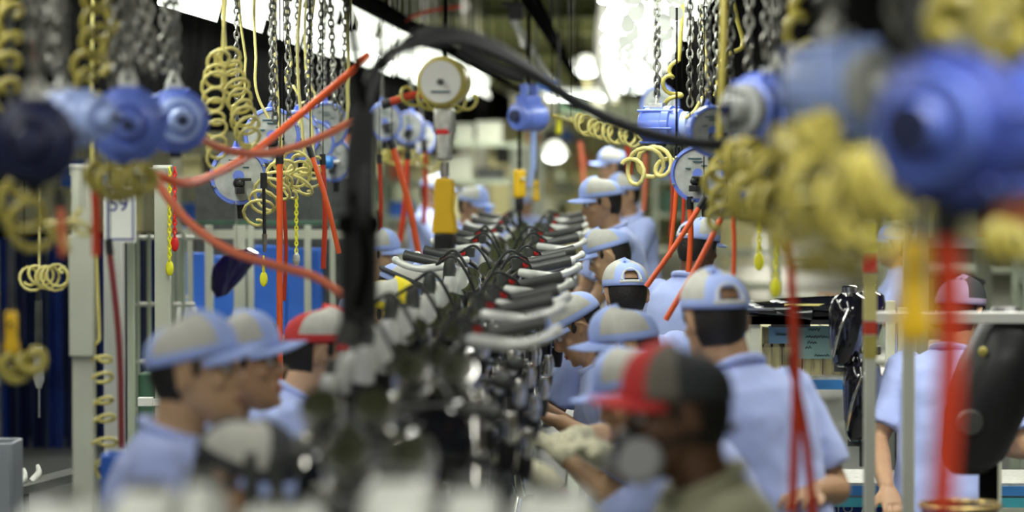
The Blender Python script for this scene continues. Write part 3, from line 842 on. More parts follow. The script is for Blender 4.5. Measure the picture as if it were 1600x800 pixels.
def person(label, head, s, rz, lean=8, pitch=15, cap='blue', skin=0, shirt=None, hands=None, glove=False, roll=0, headturn=0, opening=False, extras=(), voxel=None, size=1.0, nocap=False, group='line workers in light blue uniforms'):
    S = size
    hc = P(head[0], head[1], s)          # centre of head in the world
    la = math.radians(lean)
    sp = Vector((0, math.sin(la), math.cos(la)))
    fw = Vector((0, math.cos(la), -math.sin(la)))
    X = Vector((1, 0, 0))
    # head centre relative to hip
    neckdir = Vector((0, math.sin(la * .9 + .15), math.cos(la * .9 + .15)))
    rel = sp * .50 * S + neckdir * .175 * S
    hipz = hc.z - rel.z
    root_xy = hc - Matrix.Rotation(rz, 3, 'Z') @ Vector((0, rel.y, 0))
    t = thing('person', label, 'person', (root_xy.x, root_xy.y, 0), rz, group)
    hip = Vector((0, 0, hipz))
    neck = hip + sp * .50 * S
    hd = hip + rel
    skm = M_skin[skin]
    # head frame
    Hm = Matrix.Translation(hd) @ Matrix.Rotation(math.radians(headturn), 4, 'Z') @ Matrix.Rotation(math.radians(-pitch), 4, 'X') @ Matrix.Rotation(math.radians(roll), 4, 'Y') @ Matrix.Scale(S, 4)
    m = MB()
    hr = []
    for z, f, b, w_ in ((-.122, .062, .030, .012), (-.112, .082, .012, .036), (-.09, .089, -.01, .050), (-.065, .090, -.052, .060), (-.035, .089, -.083, .067), (0, .088, -.097, .0735), (.025, .084, -.101, .077), (.055, .088, -.099, .077), (.085, .070, -.085, .064), (.105, .045, -.058, .044), (.118, .01, -.02, .012)):
        hr.append([Hm @ q for q in rings_ell(Vector((0, (f + b) / 2, z)), X, Vector((0, 1, 0)), w_, (f - b) / 2, 24, 2.25)])
    m.loft(hr)
    tp = lambda *a: Hm @ Vector(a)
    m.tube([tp(0, .080, .028), tp(0, .094, .0), tp(0, .106, -.022), tp(0, .092, -.036)], [.007 * S, .010 * S, .014 * S, .010 * S], 10)
    m.ell(tp(0.011, .094, -.03), (.008 * S,) * 3, 8); m.ell(tp(-0.011, .094, -.03), (.008 * S,) * 3, 8)
    m.tube([tp(-.045, .068, .032), tp(-.02, .088, .034), tp(0, .089, .030), tp(.02, .088, .034), tp(.045, .068, .032)], .0085 * S, 8)
    m.ell(tp(0, .082, -.103), (.019 * S, .014 * S, .014 * S), 10)
    m.tube([tp(-.02, .086, -.062), tp(0, .093, -.058), tp(.02, .086, -.062)], .0065 * S, 8)
    m.tube([tp(-.017, .085, -.073), tp(0, .092, -.073), tp(.017, .085, -.073)], .007 * S, 8)
    for q in (-1, 1):
        m.ell(tp(q * .048, .060, -.022), (.018 * S, .018 * S, .016 * S), 10)
        er = []
        for k in range(9):
            a = -.5 + k * 4.6 / 8
            er.append(tp(q * (.080 + .006 * math.sin(a)), -.012 - .017 * math.sin(a - 1.2), .0 + .030 * math.cos(a - .4)))
        m.tube(er, .0055 * S, 7); m.ell(tp(q * .078, -.008, 0), (.006 * S, .014 * S, .024 * S), 10)
    # neck + torso
    m.tube([neck - sp * .03 * S, neck + neckdir * .06 * S, hd - Vector((0, .025, .04)) * S], [.066 * S, .058 * S, .060 * S], 16)
    def tr(f, a, b, fo=0):
        return rings_ell(hip + sp * (.50 * f) * S + fw * fo * S, X, fw, a * S, b * S, 22, 2.4)
    m.loft([tr(-.18, .15, .10), tr(0, .165, .11), tr(.25, .145, .10), tr(.5, .155, .105), tr(.75, .175, .115), tr(.92, .17, .10), tr(1.0, .12, .075), tr(1.06, .065, .06)])
    # arms
    if hands is None:
        hands = [(.20, .42, 1.12), (-.20, .40, 1.10)]
    else:
        inv = Matrix.Rotation(-rz, 3, 'Z')
        hands = [None if h_ is None else (tuple(inv @ (P(*h_) - Vector((root_xy.x, root_xy.y, 0)))) if len(h_) == 3 and abs(h_[0]) > 3 else h_) for h_ in hands]
    elbows = []
    sleeves = []
    gl = []
    for q, h_ in zip((1, -1), hands):
        sh = neck + X * q * .185 * S - sp * .035 * S
        if h_ is None: h_ = (q * .24, .12, hipz - .05)
        W = Vector(h_)
        l1, l2 = .29 * S, .26 * S
        dv = W - sh
        if dv.length > (l1 + l2) * .985:
            W = sh + dv.normalized() * (l1 + l2) * .985
            dv = W - sh
        D = dv.length
        a_ = (l1 * l1 - l2 * l2 + D * D) / (2 * D)
        hh = math.sqrt(max(0, l1 * l1 - a_ * a_))
        dn = dv.normalized()
        pole = Vector((q * .55, -.25, -1))
        pole = (pole - dn * pole.dot(dn)).normalized()
        E = sh + dn * a_ + pole * hh
        limb(m, [sh, sh.lerp(E, .5), E], [.054 * S, .050 * S, .041 * S])
        limb(m, [E, E.lerp(W, .3), W], [.042 * S, .043 * S, .028 * S])
        fd = (W - E).normalized()
        hand(m, W, (fd + Vector((0, .2, -.1))).normalized(), q, 0, .55, S)
        elbows.append(E); sleeves.append((sh, E))
        gl.append((W, (fd + Vector((0, .2, -.1))).normalized(), q, E))
    # legs
    for q in (1, -1):
        hp = hip + X * q * .09 * S - sp * .06 * S
        kn = Vector((q * .11, .05 + max(0, .9 * S - hipz) * .5, hipz * .52)); an = Vector((q * .12, -.02, .09))
        limb(m, [hp, kn, an], [.085 * S, .06 * S, .042 * S])
        m.loft([rings_ell(Vector((q * .12, -.05 + y, z)), X, Vector((0, 0, 1)), a, b, 12) for y, z, a, b in ((-.02, .05, .02, .02), (.02, .055, .035, .045), (.08, .045, .04, .038), (.16, .035, .045, .026), (.2, .03, .03, .018))])
    bo = m.build('body', skm, t)
    vx = voxel or (.006 if s > 400 else .009)
    rm = bo.modifiers.new('remesh', 'REMESH'); rm.mode = 'VOXEL'; rm.voxel_size = vx; rm.use_smooth_shade = True
    sm = bo.modifiers.new('smooth', 'SMOOTH'); sm.iterations = 2; sm.factor = .5
    # trousers and shoes
    m = MB()
    m.loft([rings_ell(hip + sp * z * S, X, fw, a * S, b * S, 20, 2.3) for z, a, b in ((.05, .165, .118), (-.03, .178, .125), (-.12, .18, .125), (-.17, .15, .11))])
    for q in (1, -1):
        hp = hip + X * q * .09 * S - sp * .08 * S
        kn = Vector((q * .11, .05 + max(0, .9 * S - hipz) * .5, hipz * .52)); an = Vector((q * .12, -.02, .08))
        limb(m, [hp, kn, an], [.098 * S, .082 * S, .072 * S])
    o = m.build('trousers', M_pants, t)
    rm = o.modifiers.new('remesh', 'REMESH'); rm.mode = 'VOXEL'; rm.voxel_size = .014; rm.use_smooth_shade = True
    for q in (1, -1):
        MB().loft([rings_ell(Vector((q * .12, -.05 + y, z)), X, Vector((0, 0, 1)), a, b, 12, 2.6) for y, z, a, b in ((-.04, .05, .03, .045), (.02, .055, .047, .055), (.08, .052, .05, .050), (.16, .042, .055, .040), (.22, .03, .04, .028))]).build('shoe', M_shoe, t)
    # shirt
    m = MB()
    def ts(f, a, b, fo=0):
        return rings_ell(hip + sp * (.50 * f) * S + fw * fo * S, X, fw, a * S, b * S, 28, 2.5)
    m.loft([ts(-.42, .195, .145, -.01), ts(-.3, .192, .142), ts(0, .182, .132), ts(.25, .178, .128), ts(.5, .184, .13), ts(.75, .198, .134), ts(.9, .192, .118), ts(1.0, .145, .09), ts(1.07, .078, .072)])
    for (sh, E), q in zip(sleeves, (1, -1)):
        e2 = sh.lerp(E, .80)
        mid = sh.lerp(E, .35)
        m.tube([sh - X * q * .03, sh, mid, e2], [.066 * S, .072 * S, .072 * S, .074 * S], 18)
        m.ell(sh, (.07 * S,) * 3, 12)
    so = m.build('shirt', shirt or M_shirt, t)
    rm = so.modifiers.new('remesh', 'REMESH'); rm.mode = 'VOXEL'; rm.voxel_size = .009 if s > 400 else .012; rm.use_smooth_shade = True
    sm = so.modifiers.new('smooth', 'SMOOTH'); sm.iterations = 4; sm.factor = .6
    dp = so.modifiers.new('wrinkles', 'DISPLACE'); dp.texture = WR; dp.strength = .022; dp.mid_level = .5; dp.texture_coords = 'LOCAL'
    # collar
    m = MB()
    cr = []
    for k in range(24):
        a = 2 * PI * k / 24
        cr.append(neck + sp * (.035 + .012 * (-math.sin(a))) * S + X * .079 * S * math.cos(a) + fw * .079 * S * math.sin(a))
    m.tube(cr, .013 * S, 8, closed=True)
    m.build('collar', shirt or M_shirt, so)
    if glove:
        for W, fd, q, E in gl:
            m = MB(); hand(m, W, fd, q, .0035, .55, S)
            ba = (E - W).normalized()
            m.tube([W + fd * .02, W, W + ba * .07 * S], [.032 * S, .034 * S, .037 * S], 14)
            o = m.build('glove', M_glove, t)
            rm = o.modifiers.new('remesh', 'REMESH'); rm.mode = 'VOXEL'; rm.voxel_size = .004; rm.use_smooth_shade = True
    # hair: shell round back and sides below the cap
    m = MB()
    hz = []
    for z, w_, g in ((-.068, .050, .002), (-.055, .060, .006), (-.03, .069, .008), (0, .0745, .007), (.03, .077, .006), (.055, .078, .005)):
        ring_o, ring_i = [], []
        bk = .074 + .022 * min(1, (z + .068) / .07)
        for k in range(19):
            a = math.radians(196 + 148 * k / 18)
            gg = g * math.sin(PI * (k + .6) / 19.2) ** .5 + .001
            ring_o.append(Hm @ Vector(((w_ + gg) * math.cos(a), -.006 + (bk + gg) * math.sin(a), z)))
            ring_i.append(Hm @ Vector(((w_ - .012) * math.cos(a), -.006 + (bk - .012) * math.sin(a), z)))
        hz.append(ring_o + ring_i[::-1])
    m.loft(hz)
    for q in (-1, 1):
        m.ell(tp(q * .0765, .018, .018), (.005 * S, .010 * S, .022 * S), 8)
    m.build('hair', M_hair, t)
    for q in (-1, 1):
        eo = MB().ell(tp(q * .031, .0785, .008), (.0125 * S,) * 3, 12).build('eye', M_eye, t)
        MB().ell(tp(q * .031, .0865, .008), (.006 * S,) * 3, 10).build('iris', M_iris, eo)
        MB().tube([tp(q * .016, .093, .030), tp(q * .032, .090, .037), tp(q * .050, .072, .032)], .0035 * S, 6).build('eyebrow', M_hair, t)
    MB().tube([tp(-.02, .0905, -.064), tp(0, .0975, -.062), tp(.02, .0905, -.064)], .0045 * S, 8).tube([tp(-.016, .0895, -.071), tp(0, .0965, -.071), tp(.016, .0895, -.071)], .005 * S, 8).build('lips', M_lip, t)
    # cap
    if not nocap:
        cm, pm, bmt = {'blue': (M_cap, M_grey, M_cap), 'red': (M_capred, M_grey, M_capred), 'dark': (M_capdark, M_grey, M_cap), 'yellow': (M_capyellow, M_grey, M_capyellow), 'mauve': (M_cappurple, M_capdark, M_capdark), 'redgrey': (M_capdark, M_panel, M_capred)}[cap]
        m = MB()
        nr, na = 12, 40
        vs, fs, mi = [], [], []
        for i in range(nr + 1):
            f = i / nr
            for k in range(na):
                a = 2 * PI * k / na
                fr = math.sin(a)          # +1 front
                z0 = .036 + .010 * fr
                H = .098
                ph = f * PI / 2
                rr = math.cos(ph) ** .72
                bulge = 1 + .05 * math.sin(PI * f)
                vs.append(Hm @ Vector((.087 * rr * bulge * math.cos(a), -.004 + .108 * rr * bulge * fr, z0 + H * (math.sin(ph) ** 1.0) * (1 + .04 * fr))))
        for i in range(nr):
            for k in range(na):
                l = (k + 1) % na
                am = math.degrees(2 * PI * (k + .5) / na)
                back = abs(((am - 270 + 180) % 360) - 180)
                if opening and back < 22 and 1 <= i < 5:
                    continue
                side = min(abs(((am - 0 + 180) % 360) - 180), abs(((am - 180 + 180) % 360) - 180))
                grey = (am < 45 or am > 315 or 135 < am < 225) and 2 <= i < 11
                if cap == 'redgrey': grey = False
                mi.append(2 if (cap == 'redgrey' and abs(am - 90) < 42) else 1 if (cap == 'redgrey' and abs(am - 90) < 78) else (1 if grey else 0))
                fs.append((i * na + k, i * na + l, (i + 1) * na + l, (i + 1) * na + k))
        m.v, m.f, m.mi = vs, fs, mi
        co = m.build('cap', [cm, pm, bmt], t)
        so_ = co.modifiers.new('thick', 'SOLIDIFY'); so_.thickness = .0025 * S; so_.offset = 1
        # brim
        nb = 14
        top = []
        for j in range(5):
            f = j / 4
            row = []
            for k in range(nb + 1):
                a = math.radians(22 + 136 * k / nb)
                ex = .076 * math.sin(PI * k / nb) ** .55
                x = .087 * math.cos(a) * (1 - .02 * f)
                y = -.004 + .106 * math.sin(a) + ex * f
                z = .052 - .004 * f - (.020 + .016 * f) * abs(math.cos(a)) ** 1.6
                row.append((x, y, z))
            top.append(row)
        m = MB()
        vs = [Hm @ Vector(q) for r_ in top for q in r_]
        fs = [(j * (nb + 1) + k, j * (nb + 1) + k + 1, (j + 1) * (nb + 1) + k + 1, (j + 1) * (nb + 1) + k) for j in range(4) for k in range(nb)]
        m.add(vs, fs)
        br = m.build('brim', bmt, co)
        so_ = br.modifiers.new('thick', 'SOLIDIFY'); so_.thickness = .004 * S; so_.offset = 0
        MB().ell(tp(0, -.002, .136), (.008 * S, .008 * S, .005 * S), 10).build('top_button', cm, co)
        if opening:
            MB().tube([tp(.087 * math.cos(a), -.004 - .110 * math.sin(a), .042) for a in [math.radians(60 + 60 * k / 8) for k in range(9)]], .006 * S, 6).build('adjusting_strap', M_white, co)
            MB().tube([tp(.036 * math.cos(a) * 1.05, -.110 + .018 * math.sin(a), .048 + .045 * math.sin(a)) for a in [math.radians(180 * k / 10) for k in range(11)]], .004 * S, 6).build('opening_trim', M_white, co)
    for ex in extras:
        if ex == 'respirator':
            ro = MB().ell(tp(0, .088, -.055), (.052 * S, .045 * S, .050 * S), 18).build('respirator_mask', M_black, t)
            for q in (-1, 1):
                MB().lathe([(.012, -.02), (.040, -.012), (.046, .0), (.046, .018), (.040, .024), (.01, .026)], 24, M=Hm @ Matrix.Translation((q * .062, .088, -.078)) @ Matrix.Rotation(q * math.radians(68), 4, 'Y') @ Matrix.Rotation(-.5, 4, 'X')).build('filter_disc', M_galvp, ro)
            MB().tube([tp(-.05, .06, -.05), tp(-.092, -.02, -.03), tp(-.07, -.09, -.03), tp(0, -.118, -.03), tp(.07, -.09, -.03), tp(.092, -.02, -.03), tp(.05, .06, -.05)], .006 * S, 6).build('head_strap', M_black, ro)
        if ex == 'goggles':
            MB().tube([tp(.1 * math.cos(a), -.004 + .118 * math.sin(a), .07 + .01 * math.sin(a)) for a in [2 * PI * k / 24 for k in range(24)]], .010 * S, 8, closed=True).build('goggle_strap', M_capdark, t)
            MB().box((0, 0, 0), (.1 * S, .035 * S, .05 * S), M=Hm @ Matrix.Translation((0, .115, .09))).build('goggle_lens', M_darkgrey, t, .008)
    return t
M_galvp = mat('filter_grey', (.30, .31, .32), .6, var=.05)
WR = bpy.data.textures.new('wrinkle_noise', 'CLOUDS'); WR.noise_scale = .16; WR.noise_depth = 2

L, Rr = -PI / 2, PI / 2   # facing +X (left side workers), facing -X
people = [
    dict(label='worker in blue cap with grey side panel, profile beside the tall pale post', head=(305, 585), s=680, rz=L - .05, lean=10, pitch=-7, skin=0),
    dict(label='worker whose pale cap brim shows just past the first blue-capped worker', head=(378, 572), s=600, rz=L - .05, lean=12, pitch=-6, skin=1),
    dict(label='crouched worker in dark cap with grey top behind the black machine parts', head=(374, 752), s=760, rz=L - .4, lean=40, pitch=25, cap='dark', skin=1),
    dict(label='worker in red cap with grey patch, bending to the line', head=(500, 552), s=520, rz=L + .25, lean=22, pitch=6, cap='red', skin=3),
    dict(label='worker in blue cap facing the line just past the black upright arm', head=(592, 402), s=310, rz=L - .25, lean=8, pitch=4, skin=0),
    dict(label='worker bowing with goggles strapped round a blue cap', head=(624, 458), s=365, rz=L + .1, lean=25, pitch=28, skin=1, extras=('goggles',)),
    dict(label='worker in a bright yellow cap with grey panel, mostly hidden by the line', head=(606, 494), s=440, rz=L - .6, lean=28, pitch=15, cap='yellow', skin=0),
    dict(label='far worker in blue cap behind the yellow tool, hands on the line', head=(738, 322), s=230, rz=L - .5, lean=10, pitch=15, skin=1),
    dict(label='far worker whose cap shows left of the yellow tool', head=(678, 300), s=205, rz=L - .2, lean=5, pitch=10, skin=1),
    dict(label='far worker bent over bars with grey-blue cap under the yellow tool', head=(690, 440), s=260, rz=L - .9, lean=40, pitch=40, skin=1),
    dict(label='farthest capped worker on the shelving side, brim towards the line', head=(958, 262), s=215, rz=Rr - .1, lean=8, pitch=5, skin=1),
    dict(label='worker in blue cap with grey panel and broad shirt, reaching over the line', head=(940, 318), s=300, rz=Rr + .15, lean=14, pitch=12, skin=1),
    dict(label='worker half hidden behind the broad-shirted worker with a blue cap', head=(975, 305), s=245, rz=Rr + .5, lean=8, pitch=8, skin=1),
    dict(label='worker with grey-topped cap looking down at the handlebars', head=(952, 400), s=330, rz=Rr - .15, lean=20, pitch=22, skin=0),
    dict(label='worker seen from behind in a cap with an arched rear opening', head=(978, 462), s=405, rz=.22, lean=12, pitch=10, skin=1, opening=True),
    dict(label='dark-skinned worker in pale cap with a broad blue shirt, turned away', head=(1090, 388), s=350, rz=-.7, lean=10, pitch=12, skin=2, opening=True),
    dict(label='worker bowing so the blue cap brim points down to the bars', head=(903, 512), s=430, rz=Rr + .15, lean=26, pitch=34, skin=1),
    dict(label='worker in blue cap with white-grey top, profile facing the line', head=(978, 548), s=500, rz=Rr + .1, lean=18, pitch=12, skin=0, hands=[(880, 690, 520), (870, 700, 500)], glove=True),
    dict(label='worker in blue cap bending low with cream gloves on the engine parts', head=(998, 622), s=600, rz=Rr - .05, lean=32, pitch=18, skin=1, hands=[(850, 700, 640), (848, 745, 600)], glove=True),
    dict(label='worker in red-brimmed dark cap and black respirator, olive shirt', head=(1058, 650), s=800, rz=Rr + .2, lean=14, pitch=4, cap='redgrey', skin=2, shirt=M_shirt_olive, extras=('respirator',)),
    dict(label='broad-backed worker seen from behind in blue cap and wide shirt', head=(1118, 503), s=545, rz=.75, lean=20, pitch=8, headturn=-22, opening=True, skin=1, size=1.08, hands=[(1270, 770, 560), (1060, 760, 520)]),
    dict(label='worker in mauve cap beside the pale posts, shirt lit pale blue', head=(1500, 492), s=430, rz=-.5, lean=12, pitch=10, cap='mauve', skin=1, hands=[(1560, 700, 430), (1385, 760, 440)]),
    dict(label='far worker glimpsed between the pale post and yellow switch', head=(1398, 385), s=250, rz=Rr, lean=5, pitch=5, skin=1),
    dict(label='distant worker by the white lamp at the far end of the line', head=(820, 318), s=150, rz=2.6, lean=5, pitch=5, skin=1),
]
for a in people: person(**a)

# ------------------------------------------------------------------ motorcycle line
LX = -.45
t = thing('conveyor', 'long dark conveyor carrying the row of unfinished motorcycles', 'conveyor', (LX, 3.6, 0))
MB().box((0, 12, .5), (.5, 24, .1)).build('bed', M_darkgrey, t, .01)
for sx in (-1, 1):
    MB().box((sx * .28, 12, .5), (.06, 24, .14)).build('side_rail', M_postgreen, t, .005)
for i in range(9):
    for sx in (-1, 1):
        MB().box((sx * .24, .5 + i * 2.8, .23), (.07, .07, .46)).build('leg', M_dark, t)

def bike(label, both=False):
    Z = .57
    t = thing('motorcycle', label, 'motorcycle', (0, 0, 0), 0, 'unfinished motorcycles on the conveyor')
    # forward = -Y
    MB().box((0, .1, .05 - .07 + .02), (.3, .5, .04)).tube([(0, .1, .0), (0, .1, .32)], .03, 10).tube([(0, .1, .3), (0, -.05, .45)], .02, 8).build('carrier', M_darkgrey, t)
    fr = MB()
    for sx in (-1, 1):
        fr.tube(catmull([(0, -.24, .80), (sx * .06, -.05, .74), (sx * .10, .25, .66), (sx * .11, .50, .64)], 6), .015, 8)
        fr.tube(catmull([(0, -.26, .70), (sx * .08, -.22, .45), (sx * .10, -.05, .22), (sx * .10, .28, .22), (sx * .1, .35, .5)], 6), .014, 8)
    fr.tube([(0, -.22, .68), (0, -.27, .86)], .03, 12)
    fr.build('frame', M_black, t)
    e = MB()
    e.box((0, .06, .32), (.22, .34, .2)); e.lathe([(.09, -.13), (.1, -.12), (.1, .12), (.09, .13)], 20, M=Matrix.Translation((0, .16, .30)) @ Matrix.Rotation(PI / 2, 4, 'Y'))
    en = e.build('engine', M_engine, t, .012)
    c_ = MB()
    for k in range(8): c_.box((0, -.06, .43 + k * .022), (.15, .16, .008))
    c_.box((0, -.06, .5), (.1, .11, .2)); c_.build('cylinder_fins', M_darkgrey, en)
    for sx in (-1, 1):
        f = MB()
        f.tube([(sx * .09, -.28, .90), (sx * .09, -.36, .58)], .017, 12)
        fo = f.build('fork_tube', M_chrome, t)
        MB().tube([(sx * .09, -.35, .62), (sx * .09, -.44, .28)], [.026, .024], 12).build('fork_slider', M_engine, fo)
        MB().lathe([(.02, -.012), (.023, .0), (.02, .012), (.01, .016)], 12, M=Matrix.Translation((sx * .09, -.277, .925))).build('fork_cap', M_chrome, fo)
    MB().box((0, -.275, .905), (.24, .07, .025)).box((0, -.30, .80), (.24, .07, .025)).build('triple_clamp', M_darkgrey, t, .006)
    # handlebar: one side reaches out and up, the other is turned back towards the front
    left = [(-.31, -.20, 1.08), (-.175, -.25, 1.05), (-.10, -.26, 1.01)] if both else [(-.16, -.27, 1.0), (-.12, -.26, 1.0), (-.09, -.26, .98)]
    hb = MB().tube(catmull(left + [ (-.05, -.27, .94), (.05, -.27, .94), (.10, -.26, 1.01), (.175, -.25, 1.05), (.31, -.20, 1.08)], 6), .011, 10).build('handlebar', M_black, t)
    for sx in ((1, -1) if both else (1,)):
        a = Vector((sx * .175, -.25, 1.05)); d = Vector((sx * .14, .045, .028)).normalized()
        sd = d.cross(Vector((0, 0, 1))).normalized() * sx          # towards the front of the bar
        up = Vector((0, 0, 1))
        MB().tube([a, a + d * .02, a + d * .13, a + d * .155], [.022, .019, .020, .022], 12).build('grip', M_grip, hb)
        MB().box(tuple(a - d * .025), (.042, .042, .045)).build('switch_housing', M_darkgrey, hb, .008)
        MB().lathe([(.011, -.0), (.011, .010), (.008, .014)], 10, M=Matrix.Translation(a - d * .02 + Vector((0, -.02, .02))) @ Matrix.Rotation(.9, 4, 'X')).build('stop_button', M_red, hb)
        q = [a - d * .05 + sd * .03, a - d * .02 + sd * .07 - up * .01, a + d * .05 + sd * .095 - up * .03, a + d * .12 + sd * .085 - up * .03, a + d * .165 + sd * .07 - up * .02]
        MB().tube(catmull(q, 6), [.016] * 12 + [.013] * 8 + [.013] * 5, 10).ell(q[-1], (.017,) * 3, 10).build('lever', M_silver, hb)
        MB().tube([a - d * .05 + up * .01, a - d * .05 + up * .05], [.022, .025], 12).build('brake_reservoir', M_darkgrey, hb)
    for sx in (-.052, .052):
        me = MB().lathe([(.018, -.075), (.040, -.05), (.044, .0), (.040, .02), (.030, .022)], 20, M=Matrix.Translation((sx, -.315, .99)) @ Matrix.Rotation(.9, 4, 'X')).build('meter', M_chrome, t)
        MB().lathe([(.001, .0215), (.036, .0215), (.036, .020)], 20, M=Matrix.Translation((sx, -.315, .99)) @ Matrix.Rotation(.9, 4, 'X')).build('meter_dial', M_engine, me)
    for sx in (-1, 1):
        MB().tube(catmull([(sx * .17, -.27, 1.07), (sx * .10, -.42, 1.10), (sx * .03, -.43, .98), (0, -.34, .80), (0, -.2, .6)], 6), .006, 7).build('control_cable', M_rubber, t)
        MB().tube([(sx * .1, -.32, .86), (sx * .17, -.33, .86)], .008, 8).ell((sx * .19, -.335, .86), (.03, .03, .024)).build('turn_signal', M_darkgrey, t)
        MB().tube([(sx * .14, .42, .62), (sx * .14, .46, .34)], [.028, .024], 10).build('rear_shock', M_engine, t)
    MB().lathe([(.01, -.09), (.06, -.075), (.082, -.02), (.085, 0), (.08, .008), (.01, .02)], 24, M=Matrix.Translation((0, -.40, .84)) @ Matrix.Rotation(PI / 2, 4, 'X')).build('headlight', M_gloss, t)
    tk = []
    for y, w_, h_, zc in ((-.20, .03, .03, .84), (-.16, .09, .06, .85), (-.06, .125, .085, .86), (.06, .12, .085, .85), (.16, .09, .06, .82), (.24, .05, .03, .79)):
        tk.append(rings_ell(Vector((0, y, zc)), Vector((1, 0, 0)), Vector((0, 0, 1)), w_, h_, 20, 2.5))
    tko = MB().loft(tk).build('fuel_tank', M_gloss, t)
    MB().lathe([(.028, -.01), (.03, .012), (.022, .016)], 16, M=Matrix.Translation((0, -.03, .945))).build('filler_cap', M_chrome, tko)
    MB().tube(catmull([(.09, -.16, .42), (.13, -.24, .3), (.14, -.05, .2), (.15, .45, .24)], 6), .020, 10).build('exhaust_pipe', M_chrome, t)
    cl = [(.125, -.30, .88, .98, .021, M_chrome), (.17, -.31, .76, .90, .021, M_chrome), (.225, -.28, .72, .86, .021, M_chrome), (.27, -.30, .70, .82, .018, M_chrome)]
    cl += [(-.125, -.30, .88, 1.0, .02, M_silver)] if both else [(-.12, -.31, .86, 1.07, .024, M_silver), (-.18, -.36, .84, 1.04, .026, M_silver), (-.185, -.24, .88, 1.10, .022, M_darkgrey), (-.245, -.31, .80, 1.02, .026, M_silver), (-.305, -.35, .76, .97, .024, M_silver), (-.30, -.23, .80, 1.0, .022, M_darkgrey), (-.355, -.30, .72, .90, .022, M_silver)]
    for x, y, z0, z1, r, mt in cl:
        if not both and x < 0: x, z0, z1 = x * .72, z0 - .01, z1 - .01
        slv = MB().tube([(x, y, z0), (x, y, z0 + .02), (x + .01, y - .02, z1 - .03), (x + .01, y - .02, z1)], [r * .7, r, r * 1.05, r * .75], 14).build('chrome_sleeve', mt, t)
        MB().tube([(x, y, z0 - .004), (x + .001, y - .003, z0 + .02), (x + .005, y - .009, z0 + (z1 - z0) * .55)], [r * .9, r * 1.15, r * 1.15], 14).build('black_band', M_black, slv)
    for x in (-.15, -.2):
        MB().tube([(x, -.24, .60), (x, -.26, .78), (x, -.28, .90)], [.024, .020, .012], 12).build('damper', M_darkgrey, t)
    return t
by = 8.2
bk = bf_ = None
i = 0
while by < 21:
    lab = 'unfinished black motorcycle with chrome levers, %s with handlebars from the near end' % ORD[i]
    rz = math.radians([1, -2, 3, 0, 2, -1, 3][i % 7])
    lx = LX - .04 + .012 * math.sin(i * 2.1)
    if bk is None:
        bk = bike(lab); bk.location = (lx, by, .57); bk.rotation_euler = (0, 0, rz)
    elif i < 5:
        dup(bk, (lx, by, .57 + .012 * math.sin(i * 1.9)), rz, lab)
    elif bf_ is None:
        bf_ = bike(lab, True); bf_.location = (lx, by, .57); bf_.rotation_euler = (0, 0, rz)
    else:
        dup(bf_, (lx, by, .57 + .012 * math.sin(i * 1.9)), rz, lab)
    by += .95 if i < 6 else 1.2
    i += 1
for k, (yy, lab) in enumerate(((7.35, 'dark motorcycle without handlebars, next to the first full one'), (6.5, 'dark motorcycle without handlebars, second before the full ones'), (5.65, 'dark motorcycle without handlebars, nearest the pale tank shells'))):
    r = dup(bk, (LX + .03 * (-1) ** k, yy, .60 - .01 * k), .1 * (-1) ** k, lab, 'motorcycle frames without handlebars')
    r.name = 'stripped_motorcycle'
    for o in [q for q in COL.objects if q.parent == r and q.name.split('.')[0] in ('handlebar', 'control_cable', 'chrome_sleeve', 'turn_signal', 'black_band')]:
        for c_ in [q for q in COL.objects if q.parent == o]: bpy.data.objects.remove(c_)
        bpy.data.objects.remove(o)

# near pale parts along the bottom edge: silver fuel tank shells on a parts rack
rk = thing('parts_rack', 'low dark rack holding pale tank shells at the bottom of the view', 'rack', (-.65, 4.55, 0))
MB().box((0, 0, 1.12), (1.9, .5, .03)).build('shelf_board', M_dark, rk, .004)
for sx in (-.9, .9):
    for sy in (-.2, .2):
        MB().box((sx, sy, .55), (.04, .04, 1.1)).build('leg', M_dark, rk)
def shell(px, py, s, wx, hz_, label, rz=0):
    c = P(px, py, s)
    o = None
    rings = []
    for y, k in ((-.2, .25), (-.17, .7), (-.08, 1), (.05, 1), (.15, .75), (.2, .3)):
        rings.append(rings_ell(Vector((0, y, 0)), Vector((1, 0, 0)), Vector((0, 0, 1)), wx * (.4 + .6 * k), hz_ * (.5 + .5 * k), 32, 5))
    o = thing('fuel_tank_shell', label, 'tank shell', (c.x, 4.55, 1.135 + hz_), rz, 'pale tank shells on the low rack')
    MB().loft(rings).build('shell_body', M_shell, o)
    MB().lathe([(.03, -.01), (.032, .008), (.024, .012)], 16, M=Matrix.Translation((0, .0, hz_))).build('filler_neck', M_darkgrey, o)
for px, wx, ty, q in ((92, .060, 782, 'smallest one at the grey bin end'), (232, .052, 764, 'second from the grey bin'), (318, .024, 752, 'narrow one in front of the crouched worker'), (440, .07, 792, 'low one beside the narrow one'),
                       (622, .056, 748, 'widest, under the middle of the line'), (738, .045, 764, 'beside the widest one'), (868, .070, 770, 'near the cream gloves')):
    hz_ = (P(px, ty, 1099).z - 1.135) / 2
    shell(px, 770, 1099, wx, hz_, 'pale silver tank shell on the low rack, ' + q)

